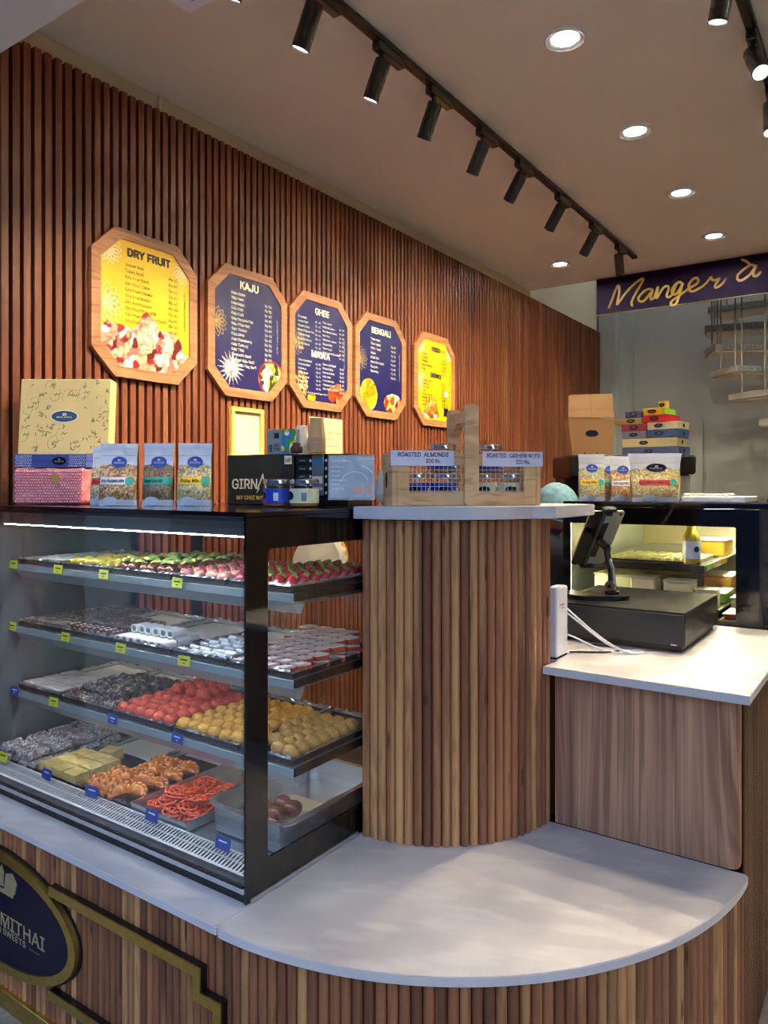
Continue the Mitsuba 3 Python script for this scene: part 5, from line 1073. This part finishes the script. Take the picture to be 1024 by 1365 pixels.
# ================================================================== back counter with coffee machine, bag, boxes
k = thing('back_counter', 'dark counter behind the fridge carrying the coffee machine', 'counter')
add('cabinet', bx(-1.75, -.75, 4.05, 4.65, ZF, 1.05, .003), 'm_side_wood', k); add('top', bx(-1.77, -.73, 4.03, 4.67, 1.0505, 1.08, .003), 'm_black', k)
k = thing('coffee_machine', 'black and steel coffee machine behind the fridge, boxes stacked on top', 'coffee machine')
cm0 = TR(-1.30, 4.262, 1.0803) @ RZ(math.radians(34.8))
add('base', apply(bx(-.345, .345, -.22, .22, 0, .10, .012), cm0), 'm_blackmetal', k)
add('steel_body', apply(bx(-.02, .31, -.17, .21, .10, .43, .01), cm0), 'm_steel', k)
add('back_body', apply(bx(-.345, -.021, .0, .21, .10, .43, .01), cm0), 'm_blackmetal', k)
for i in range(3): add('pillar', apply(cyl(.012, .31, 14), cm0 @ TR(-.27 + i * .055, -.13, .10)), 'm_chrome', k, smooth=40)
add('head', apply(bx(-.36, -.03, -.20, .22, .41, .535, .012), cm0), 'm_blackmetal', k)
add('top_tray', apply(bx(-.03 + .0005, .325, -.21, .22, .43, .535, .012), cm0), 'm_blackmetal', k)
zt = 1.0803 + .5355
k = thing('paper_bag', 'folded brown paper bag with dark oval logo standing on the coffee machine', 'paper bag')
PM = cm0 @ TR(-.205, -.07, .5355)
front = Polygon([(-.105, 0), (.108, 0), (.118, .03), (.128, .205), (-.13, .215), (-.128, .17)])
add('front_face', apply(ext(front, .08, -.08), PM @ np.array([[1, 0, 0, 0], [0, 0, -1, 0], [0, 1, 0, 0], [0, 0, 0, 1.0]])), 'm_kraft', k)
flap = Polygon([(-.13, .0), (.128, .0), (.125, .145), (-.122, .135)])
fm = PM @ np.array([[1, 0, 0, 0], [0, 0, -1, 0], [0, 1, 0, .212], [0, 0, 0, 1.0]]) @ RX(-.25)
fk = add('open_flap', apply(ext(flap, .004), fm), 'm_kraft', k)
add('fold_crease', apply(cat(bx(-.001, .001, .005, .14, .004, .0046), bx(-.118, .118, .05, .0515, .004, .0046), bx(-.12, .12, .065, .066, .004, .0046)), fm), mat('crease', '#7e5c3a', .8), fk)
lk = add('logo_label', apply(ext(ell(.036, .019, 12), .0008), PM @ np.array([[1, 0, 0, .002], [0, 0, -1, -.0005], [0, 1, 0, .125], [0, 0, 0, 1.0]])), 'm_navy', k)
add('notch', apply(cat(bx(-.04, -.034, -.001, .001, 0, .02), bx(.03, .036, -.001, .001, 0, .02)), PM), 'm_ink', k)
bxs = [('navy-grey patterned long box at the bottom of the stack', -.155, .17, .0, .046, '#4a5684', (0,), 0), ('long cream box second from the bottom', -.155, .155, .0465, .096, '#e8cf98', (-.03,), 0),
       ('grey-blue box third from the bottom, left', -.155, -.012, .0965, .139, '#7c86a0', (-.085,), 0), ('dark blue box with silver label third from the bottom, right', -.01, .165, .0965, .141, '#2c4a74', (.06,), 0),
       ('maroon box fourth from the bottom, left', -.16, -.012, .1395, .177, '#8c3044', (-.085,), 0), ('cream box fourth from the bottom, right', -.01, .165, .1415, .183, '#efdcae', (.055,), 0),
       ('olive gold box fifth from the bottom, left', -.20, -.035, .1775, .214, '#a8905a', (-.1,), 0), ('bright red box fifth from the bottom, right', -.03, .115, .1835, .222, '#c8202c', (.035,), 0),
       ('navy box near the top left', -.135, -.036, .2145, .251, '#28305c', (-.085,), 0), ('yellow box near the top right with a green side', -.032, .08, .2225, .262, '#f0b428', (.02,), 0),
       ('tiny yellow box on the very top', .004, .052, .2625, .31, '#f0bc3c', (.026,), 0)]
for i, (lab, x0, x1, z0, z1, c, lx, _) in enumerate(bxs):
    M = cm0 @ TR(.205, .0, .5357 + z0) @ RZ(math.radians(-43)) @ TR((x0 + x1) / 2, -.07 + jit(.004), 0) @ RZ(math.radians(jit(2)))
    w = x1 - x0 - .002
    kk = box_thing('gift_box', lab, 'gift box', w, .16 if w > .06 else .045, z1 - z0 - .0006, M @ TR(0, .07, 0), c, .45, .5 if w > .06 else 0, 'boxes stacked on the coffee machine', [(lx[0] - (x0 + x1) / 2, (z1 - z0) * .5, min(.05, w * .7), .022, 'f')] + ([(-.08, (z1 - z0) * .5, .022, .022, 'r')] if x1 > .14 else []))
    del labels[kk]['group']
    if 'green side' in lab: add('green_side', apply(bx(w / 2 + .0002, w / 2 + .012, -.09 + .0, .069, .002, z1 - z0 - .004), M), 'm_greenpack', kk)
# ================================================================== person with a hairnet behind the fridge
def body(joints, bones, res=.02, it=14):
    sph = lambda q: m3.Manifold.sphere(joints[q][3], 20).translate(list(joints[q][:3]))
    parts = [m3.Manifold.batch_hull([sph(a), sph(b)]) for a, b in bones]
    m = m3.Manifold.batch_boolean(parts, m3.OpType.Add).refine_to_length(res).to_mesh()
    t = trimesh.Trimesh(m.vert_properties[:, :3], m.tri_verts); trimesh.smoothing.filter_taubin(t, iterations=it); return t
k = thing('person', 'person in a blue hairnet bending behind the glass fridge, face hidden', 'person')
PMx = TR(-1.525, 3.665, ZF - .035) @ RZ(math.radians(-45))        # faces local +x
J = {'pel': (-.02, 0, .90, .125), 'waist': (.0, 0, 1.04, .115), 'chest': (.06, 0, 1.20, .13), 'shL': (.075, .15, 1.27, .055), 'shR': (.075, -.15, 1.27, .055), 'neck0': (.10, 0, 1.30, .05), 'neck': (.135, 0, 1.35, .047),
     'hipL': (-.02, .085, .86, .085), 'hipR': (-.02, -.085, .86, .085), 'knL': (.01, .09, .46, .055), 'knR': (.01, -.09, .46, .055), 'anL': (-.02, .095, .09, .04), 'anR': (-.02, -.095, .09, .04),
     'toL': (.13, .11, .035, .03), 'toR': (.13, -.11, .035, .03), 'elL': (.10, .22, 1.03, .04), 'elR': (.10, -.22, 1.03, .04), 'wrL': (.24, .16, .95, .028), 'wrR': (.24, -.16, .95, .028)}
Bn = [('pel', 'waist'), ('waist', 'chest'), ('chest', 'shL'), ('chest', 'shR'), ('chest', 'neck0'), ('neck0', 'neck'), ('pel', 'hipL'), ('pel', 'hipR'), ('hipL', 'knL'), ('hipR', 'knR'), ('knL', 'anL'), ('knR', 'anR'), ('anL', 'toL'), ('anR', 'toR'), ('shL', 'elL'), ('shR', 'elR'), ('elL', 'wrL'), ('elR', 'wrR')]
for s, y in (('L', .16), ('R', -.16)):
    J['pa' + s] = (.30, y, .935, .024); Bn.append(('wr' + s, 'pa' + s))
    for f in range(4):
        yy = y + (-.027 + .018 * f); J[f'f{s}{f}a'] = (.325, yy, .93, .0095); J[f'f{s}{f}b'] = (.352 + .004 * (f in (1, 2)), yy, .918, .0085); J[f'f{s}{f}c'] = (.366 + .006 * (f in (1, 2)), yy, .898, .008); Bn += [('pa' + s, f'f{s}{f}a'), (f'f{s}{f}a', f'f{s}{f}b'), (f'f{s}{f}b', f'f{s}{f}c')]
    sg_ = -1 if s == 'L' else 1; J[f't{s}a'] = (.29, y + sg_ * .035, .935, .011); J[f't{s}b'] = (.325, y + sg_ * .05, .925, .009); Bn += [('pa' + s, f't{s}a'), (f't{s}a', f't{s}b')]
hd = ico(1, 4); v = hd.vertices.copy()
v *= [.093, .074, .115]
v[:, 0] += np.where((v[:, 2] < -.02), .012, 0)
fx_ = np.clip(v[:, 0] / .093, 0, 1)
v[:, 0] += .022 * np.exp(-(v[:, 1] / .014) ** 2 - ((v[:, 2] + .012) / .022) ** 2) * (fx_ > .5)
v[:, 0] -= .009 * (np.exp(-((np.abs(v[:, 1]) - .032) / .015) ** 2 - ((v[:, 2] - .008) / .012) ** 2)) * (fx_ > .4)
v[:, 0] += .006 * np.exp(-(v[:, 1] / .022) ** 2 - ((v[:, 2] + .055) / .007) ** 2) * (fx_ > .5)
hd.vertices = v
HMx = TR(.155, 0, 1.388) @ RY(.55)
ears = cat(*[apply(apply(ico(1, 2), SC(.016, .007, .028)), TR(-.004, s * .074, -.005)) for s in (-1, 1)])
bodym = body(J, Bn, .012, 10)
add('body', apply(cat(bodym, apply(cat(hd, ears), HMx)), PMx), 'm_skin', k, smooth=True)
for s in (-1, 1):
    e = add('eye', apply(apply(ico(.011, 2), TR(.078, s * .031, .008)), PMx @ HMx), 'm_white', k, smooth=True)
    add('iris', apply(apply(ico(.006, 2), TR(.0845, s * .031, .007)), PMx @ HMx), 'm_ink', e, smooth=True)
add('mouth', apply(apply(ico(1, 2), SC(.004, .022, .0045)), PMx @ HMx @ TR(.094, 0, -.055)), mat('lips', '#7a4038', .5), k, smooth=True)
Jc = {q: (a, b, c, r + .014) for q, (a, b, c, r) in J.items()}
add('shirt', apply(body(Jc, [('pel', 'waist'), ('waist', 'chest'), ('chest', 'shL'), ('chest', 'shR'), ('chest', 'neck0'), ('shL', 'elL'), ('shR', 'elR')], .02, 8), PMx), 'm_apron', k, smooth=True)
add('trousers', apply(body(Jc, [('pel', 'hipL'), ('pel', 'hipR'), ('hipL', 'knL'), ('hipR', 'knR'), ('knL', 'anL'), ('knR', 'anR')], .02, 8), PMx), 'm_black', k, smooth=True)
add('shoe', apply(body(Jc, [('anL', 'toL')], .02, 5), PMx), 'm_ink', k, smooth=True); add('shoe', apply(body(Jc, [('anR', 'toR')], .02, 5), PMx), 'm_ink', k, smooth=True)
hn = ico(1, 5); v = hn.vertices * [.118, .098, .084]; hn.vertices = v
hn = trimesh.intersections.slice_mesh_plane(hn, [.25, 0, 1], [0, 0, -.012]); hn = bump(hn, .007, 34, 6, 4)
v = np.array(hn.vertices); ht = colored(apply(hn, PMx @ HMx @ TR(-.012, 0, .035)), lambda q: blend('#4c8296', '#8dbccb', meshkit.fbm(q * 60, 3)), 'm_vc')
put('hairnet', ht, k)
add('hairnet_band', apply(tube([(.118 * math.cos(t) * .99 - .012, .098 * math.sin(t) * .99, -.25 * .118 * math.cos(t) + .024) for t in np.linspace(0, 2 * math.pi, 40)][:-1], .005, 6, close=True), PMx @ HMx), 'm_hairnet', k, smooth=True)
# ================================================================== menu boards on the slatted wall
XB = -2.528
def octo(w, h, c): return Polygon([(-w / 2 + c, -h / 2), (w / 2 - c, -h / 2), (w / 2, -h / 2 + c), (w / 2, h / 2 - c), (w / 2 - c, h / 2), (-w / 2 + c, h / 2), (-w / 2, h / 2 - c), (-w / 2, -h / 2 + c)])
def lotus(s=1.0, half=False):
    ls = []
    for a in np.linspace(-75, 75, 7):
        t = np.linspace(0, 1, 14); w = .022 * np.sin(np.pi * t) * (1 - .3 * t)
        for sg_ in (-1, 1):
            q = np.c_[sg_ * w, .075 * t]; ls.append(affinity.rotate(LineString(q * s), -a, origin=(0, 0)))
        ls.append(affinity.rotate(LineString([(0, .02 * s), (0, .055 * s)]), -a, origin=(0, 0)))
    ls.append(LineString(np.array(arc(-.01, -.03, .04, -2.4, .6, 20)) * s)); ls.append(LineString(np.array(arc(.0, -.075, .022, 0, 6.2, 16)) * s))
    return shapely.union_all([l.buffer(.0011) for l in ls])
def photo_patch(shape, cols, freq, seed, n=70, cell=True):
    x0, y0, x1, y1 = shape.bounds; nx, ny = n, max(8, int(n * (y1 - y0) / (x1 - x0)))
    g = grid(nx, ny, lambda u, v: (x0 + (x1 - x0) * u, y0 + (y1 - y0) * v, 0 * u))
    cen = g.triangles_center; keep = shapely.contains_xy(shape, cen[:, 0], cen[:, 1]); g.update_faces(keep); g.remove_unreferenced_vertices()
    v = np.array(g.vertices); r = random.Random(seed); nr = np.random.RandomState(seed)
    N = int(freq); P_ = np.c_[nr.uniform(x0, x1, N), nr.uniform(y0, y1, N)]
    ang = nr.uniform(0, np.pi, N); st = nr.uniform(1.0, 2.6, N); id_ = nr.randint(0, len(cols), N)
    d = v[:, None, :2] - P_[None]; ca, sa = np.cos(ang), np.sin(ang)
    du = (d[..., 0] * ca + d[..., 1] * sa) / st; dv = -d[..., 0] * sa + d[..., 1] * ca
    D = np.sqrt(du ** 2 + dv ** 2); o = np.argsort(D, 1); d1 = np.take_along_axis(D, o[:, :1], 1)[:, 0]; d2 = np.take_along_axis(D, o[:, 1:2], 1)[:, 0]
    cc = np.array([C(c) for c in cols])[id_[o[:, 0]]]; e = np.clip((d2 - d1) / (.0035), 0, 1)
    cc = cc * (.35 + .65 * e)[:, None]
    return g, np.clip(cc, 0, 1)
def board(yc, zc, w, h, label, bg, ink, heads, rows, extras, tilt=0.0, c=.105, fr_=.042):
    k = thing('menu_board', label, 'menu board')
    F = FR((XB, yc, zc), 90)
    o_, i_ = octo(w, h, c), octo(w - 2 * fr_, h - 2 * fr_, c - fr_ * .42)
    add('backing', apply(ext(o_, .012), F), 'm_boardwood', k)
    # eight mitred frame pieces
    oc, ic = list(o_.exterior.coords), list(i_.exterior.coords)
    for q in range(8): add('frame_piece', apply(ext(Polygon([oc[q], oc[q + 1], ic[q + 1], ic[q]]).buffer(-.0004, join_style='mitre'), .006, .012), F), 'm_boardwood', k)
    pr_ = add('printed_panel', apply(ext(i_, .002, .012), F), bg, k)
    ms = []
    for (s, x, y, hh) in heads:
        x0 = None
        t = text(s, hh, True, .0004, 'c')
        for q, (ox, oy) in enumerate(((0, 0), (.0016, .0008), (-.0016, .0008), (0, -.0016))): tb = t.copy(); tb.apply_translation([x + ox, y + oy, .0144 + q * .00012]); ms.append(tb)
    if ms: stuff(add('heading', apply(cat(*ms), F), ink, pr_))
    ms = []
    for (s, x, y, hh, al) in rows:
        t = text(s, hh, ink != 'm_ink', .0003, al); t.apply_translation([x, y, .0144]); ms.append(t)
    t = apply(text('All prices are inclusive of VAT', .0085, False, .0003, 'c'), RZ(math.pi / 2)); t.apply_translation([w / 2 - fr_ - .022, .02, .0144]); ms.append(t)
    stuff(add('price_list', apply(cat(*ms), F), ink, pr_))
    for (sh_, cols, fq, sd_, nm) in extras:
        g, cc = photo_patch(sh_.intersection(i_.buffer(-.001)), cols, fq, sd_); add(nm, g, 'm_vcg', pr_, F @ TR(0, 0, .0146), color=cc)
    lo = affinity.translate(affinity.rotate(lotus(1.15), -90, origin=(0, 0)), -w / 2 + fr_ + .012, -.01).union(affinity.translate(affinity.rotate(lotus(.8), -135, origin=(0, 0)), -w / 2 + fr_ + .035, h / 2 - fr_ - .05)).union(affinity.translate(affinity.rotate(lotus(.75), 140, origin=(0, 0)), w / 2 - fr_ - .035, h / 2 - fr_ - .06))
    if ink != 'm_ink': lo = affinity.translate(affinity.rotate(lotus(.95), -90, origin=(0, 0)), -w / 2 + fr_ + .005, .03)
    stuff(add('line_pattern', apply(ext(lo.intersection(i_.buffer(-.002)), .0003, .0144), F), 'm_lace' if ink == 'm_ink' else 'm_gold', pr_))
    return k
NUTC = ['#e8c4a8', '#d89478', '#8c1c2c', '#c86a58', '#f0d8c4', '#5a1418', '#e8b890', '#d8a088', '#f4e4d8']
n1 = ['Anjeer Roll', 'Dates Barfi', 'Dry Fruit Barfi', 'Dry Fruit Cake', 'Dry Fruit Kasata', 'Dry Fruit Katori', 'Dry Fruit Ladoo', 'Dry Fruit Pista Ball', 'Dry Fruit Pista Rose Barfi', 'Dry Fruit Roll']; p1_ = ['45', '45', '45', '45', '45', '50', '45', '45', '50', '45']
pile = Polygon([(-.22, -.235), (-.22, -.115), (-.19, -.08), (-.08, -.09), (-.055, -.085), (-.02, -.025), (.0, -.015), (.02, -.03), (.06, -.075), (.11, -.075), (.14, -.085), (.17, -.11), (.185, -.16), (.22, -.17), (.22, -.25), (.1, -.27), (-.1, -.27)])
board(1.932, 2.166, .515, .585, 'yellow DRY FRUIT menu board in a wooden octagonal frame, nearest the camera', 'm_yellowprint', 'm_ink', [('DRY FRUiT', .01, .192, .030)],
      [(s, -.105, .150 - i * .0245, .0125, 'l') for i, s in enumerate(n1)] + [('Rs ' + p, .152, .138 - i * .0245, .0125, 'r') for i, p in enumerate(p1_)], [(pile, NUTC, 150, 3, 'food_picture')])
n2 = ['Kaju Apple', 'Kaju Boat', 'KajuGujak', 'Kaju Katli', 'Kaju Kalli', 'Kaju Mysore Pak', 'Kaju Pista Roll', 'Kaju Rocket', 'Kaju Slice', 'Kaju Strawberry', 'Kaju Tarbooj', 'Kaju Tikki', 'Sandwich Barfi', 'Tiranga Kaju Barfi', 'Mauritian Flag Barfi']
p2_ = ['50', '50', '45', '45', '50', '45', '45', '45', '50', '50', '50', '50', '50', '45', '45']
star = shapely.union_all([affinity.translate(affinity.rotate(Polygon([(0, -.012), (.085, 0), (0, .012)]), a, origin=(0, 0)), -.115, -.17) for a in range(0, 360, 20)])
board(2.507, 2.156, .515, .60, 'navy KAJU menu board in a wooden octagonal frame, second from the camera', 'm_navyprint', 'm_lace', [('KAJU', .0, .205, .034)],
      [(s, -.115, .172 - i * .0235, .0128, 'l') for i, s in enumerate(n2)] + [('Rs ' + p, .15, .150 - i * .0235, .0128, 'r') for i, p in enumerate(p2_)],
      [(star, ['#f4ece4', '#e8d8cc', '#d8bca8', '#fff8f0', '#a88c78'], 90, 5, 'food_picture'), (ell(.092, .088, 16, .15, -.19).difference(ell(.082, .078, 16, .15, -.19)), ['#c8283c', '#a81c30', '#e86070'], 40, 6, 'bowl_rim'), (ell(.08, .076, 16, .15, -.19), ['#e8dcc0', '#b8c83c', '#f4f0e4', '#8a9c2c', '#3a3a18'], 26, 7, 'bowl_picture')])
g1 = ['Balushahi', 'Besan Barfi', 'Besan Ladoo', 'Besan Mysore Pak', 'Chandra Kala', 'Gajar Ka Halwa', 'Gulab Jamun', 'Jalebi']; g2 = ['Kala Jamun', 'Motipak Ladoo', 'Moong Dal Halwa', 'Moti Pak', 'Motichoor Ladoo', 'Mysore Pak', 'Soan Papdi', 'Soan Papdi Chocolate']
w1 = ['Chocolate Barfi', 'Coconut Barfi', 'Kalakand', 'Kesar Peda', 'Kesaria Barfi', 'Mawa Barfi', 'Mawa Bites']; w2 = ['Mawa Gold Barfi', 'Mawa Gujiya', 'Mawa Samosa', 'Milk Cake', 'Peda Mathura', 'Pineapple Barfi', 'Rice Chocolate Roll']
rows = []
for i in range(8): rows += [(g1[i], -.19, .158 - i * .0225, .0105, 'l'), ('Rs  45', -.012, .15 - i * .0225, .0105, 'r'), (g2[i], .005, .158 - i * .0225, .0105, 'l'), ('Rs  50', .188, .142 - i * .0225, .0105, 'r')]
for i in range(7): rows += [(w1[i], -.19, -.062 - i * .0215, .0105, 'l'), ('Rs 45', -.012, -.07 - i * .0215, .0105, 'r'), (w2[i], .005, -.062 - i * .0215, .0105, 'l'), ('Rs 50', .188, -.072 - i * .0215, .0105, 'r')]
rows.append(('All prices are inclusive of VAT', -.12, -.222, .0085, 'l'))
balls = shapely.union_all([ell(.036, .038, 10, .135, -.185), ell(.036, .042, 10, .085, -.21), ell(.036, .038, 10, .15, -.235), ell(.02, .02, 8, .185, -.2)])
board(3.04, 2.148, .515, .60, 'navy GHEE and MAWA menu board in a wooden octagonal frame, third from the camera', 'm_navyprint', 'm_lace', [('GHEE', .0, .195, .032), ('MAWA', -.01, -.03, .034)], rows,
      [(balls, ['#d8401c', '#e86030', '#b82c14', '#f08850'], 22, 8, 'food_picture'), (ell(.075, .08, 14, -.19, -.19), ['#e8c890', '#8a5a2c', '#f4e4c4', '#4a2c18', '#c8945c'], 60, 9, 'bowl_picture'), (ell(.02, .02, 8, -.1, -.245).union(ell(.024, .022, 8, -.075, -.24)), ['#e8a81c', '#e8601c'], 4, 10, 'small_picture')])
n4 = ['Chamcham', 'Cham Malai', 'Cham Toast', 'Jalpia', 'Malai Roll', 'Malai Sandwich', 'Rasgulla', 'Rasmalai']
board(3.585, 2.143, .515, .60, 'navy BENGALI menu board in a wooden octagonal frame, fourth from the camera', 'm_navyprint', 'm_lace', [('BENGALi', .0, .19, .034)],
      [(s, -.11, .148 - i * .0265, .0135, 'l') for i, s in enumerate(n4)] + [('Rs 45', .15, .128 - i * .0265, .0135, 'r') for i in range(8)],
      [(ell(.085, .092, 16, -.125, -.17), ['#e8c41c', '#d8ac14', '#f0dc50', '#b8860c'], 40, 11, 'bowl_picture'), (ell(.1, .06, 16, .125, -.205), ['#d8a060', '#c83c1c', '#e8c040', '#7c2c14', '#f0dcb8'], 26, 12, 'food_picture')])
cone = shapely.union_all([Polygon([(x - .022, -.22), (x + .022, -.22), (x + d_, y)]) for x, y, d_ in ((-.12, -.1, .02), (-.08, -.08, .01), (-.045, -.075, 0), (-.01, -.085, -.01), (.02, -.11, -.02))])
board(4.2, 2.135, .52, .60, 'yellow FRIED and DRINKS menu board in a wooden octagonal frame, farthest from the camera', 'm_yellowprint', 'm_ink', [('FRIED', .01, .19, .026), ('DRINKS', .01, .02, .026)],
      [(s, -.16, .155 - i * .024, .012, 'l') for i, s in enumerate(['Dhokla', 'Kachori', 'Khandvi', 'Punjabi Samosa', 'Vada'])] + [('Rs 25', .13, .138 - i * .024, .012, 'r') for i in range(5)] + [(s, -.16, -.015 - i * .022, .012, 'l') for i, s in enumerate(['Cardamom Tea', 'Ginger Tea', 'Green Tea', 'Lassi', 'Mango Lassi', 'Masala Tea', 'Saffron Tea', 'Coffee'])] + [('Rs 50', .13, -.02 - i * .022, .012, 'r') for i in range(8)],
      [(cone, ['#e8843c', '#c85c1c', '#f0a864'], 30, 13, 'food_picture'), (ell(.095, .028, 14, -.05, -.222).difference(cone), ['#c83c1c', '#f0e0d0'], 12, 14, 'bowl_picture'), (sbox(.115, -.17, .165, -.09), ['#d8c81c', '#c8a814'], 5, 15, 'drink_picture'), (ell(.03, .022, 10, .14, -.075), ['#f4f0e0', '#ffffff'], 5, 16, 'foam_picture'), (sbox(.112, -.225, .168, -.17), ['#1c140c', '#2c2014'], 5, 17, 'cup_picture')])
k = thing('picture_frame', 'gold-framed certificate hanging on the slatted wall above the tea machine', 'picture frame')
F = FR((XB - .0, 2.497, 1.70), 90)
fo, fi = sbox(-.105, -.125, .105, .112), sbox(-.085, -.105, .085, .092)
add('frame', apply(ext(fo.difference(fi), .018), F), 'm_goldpaint', k); add('certificate', apply(ext(fi, .006), F), mat('certpaper', '#c4b89c', .8), k)
add('print', apply(cat(*[bx(-.055 + .01 * (i % 3), .055 - .012 * (i % 2), .07 - i * .014, .072 - i * .014, .006, .0064) for i in range(9)], ext(ell(.016, .012, 10, .02, -.075).difference(ell(.0145, .0105, 10, .02, -.075)), .0004, .006)), F), 'm_casegrey', k)
k = thing('paper_notice', 'handwritten cream paper notice taped to the slatted wall behind the paper cups', 'notice')
F = FR((XB + .001, 3.09, 1.685), 90)
add('sheet', apply(ext(sbox(-.14, -.13, .14, .125), .0012), F), mat('notepaper', '#c8b484', .8), k)
hw = []
r = random.Random(5)
for i in range(6):
    x = -.06 + r.uniform(0, .04); y = .085 - i * .036
    for w_ in range(r.choice((2, 3, 3))):
        L_ = r.uniform(.03, .06)
        if x + L_ > .13: break
        t = np.linspace(0, L_, 16); hw.append(LineString(np.c_[x + t, y + .004 * np.sin(t * 420 + i) + .002 * np.sin(t * 160)]).buffer(.0012)); x += L_ + .014
add('handwriting', apply(ext(shapely.union_all(hw), .0004, .0012), F), mat('penred', '#7a4a40', .7), k)
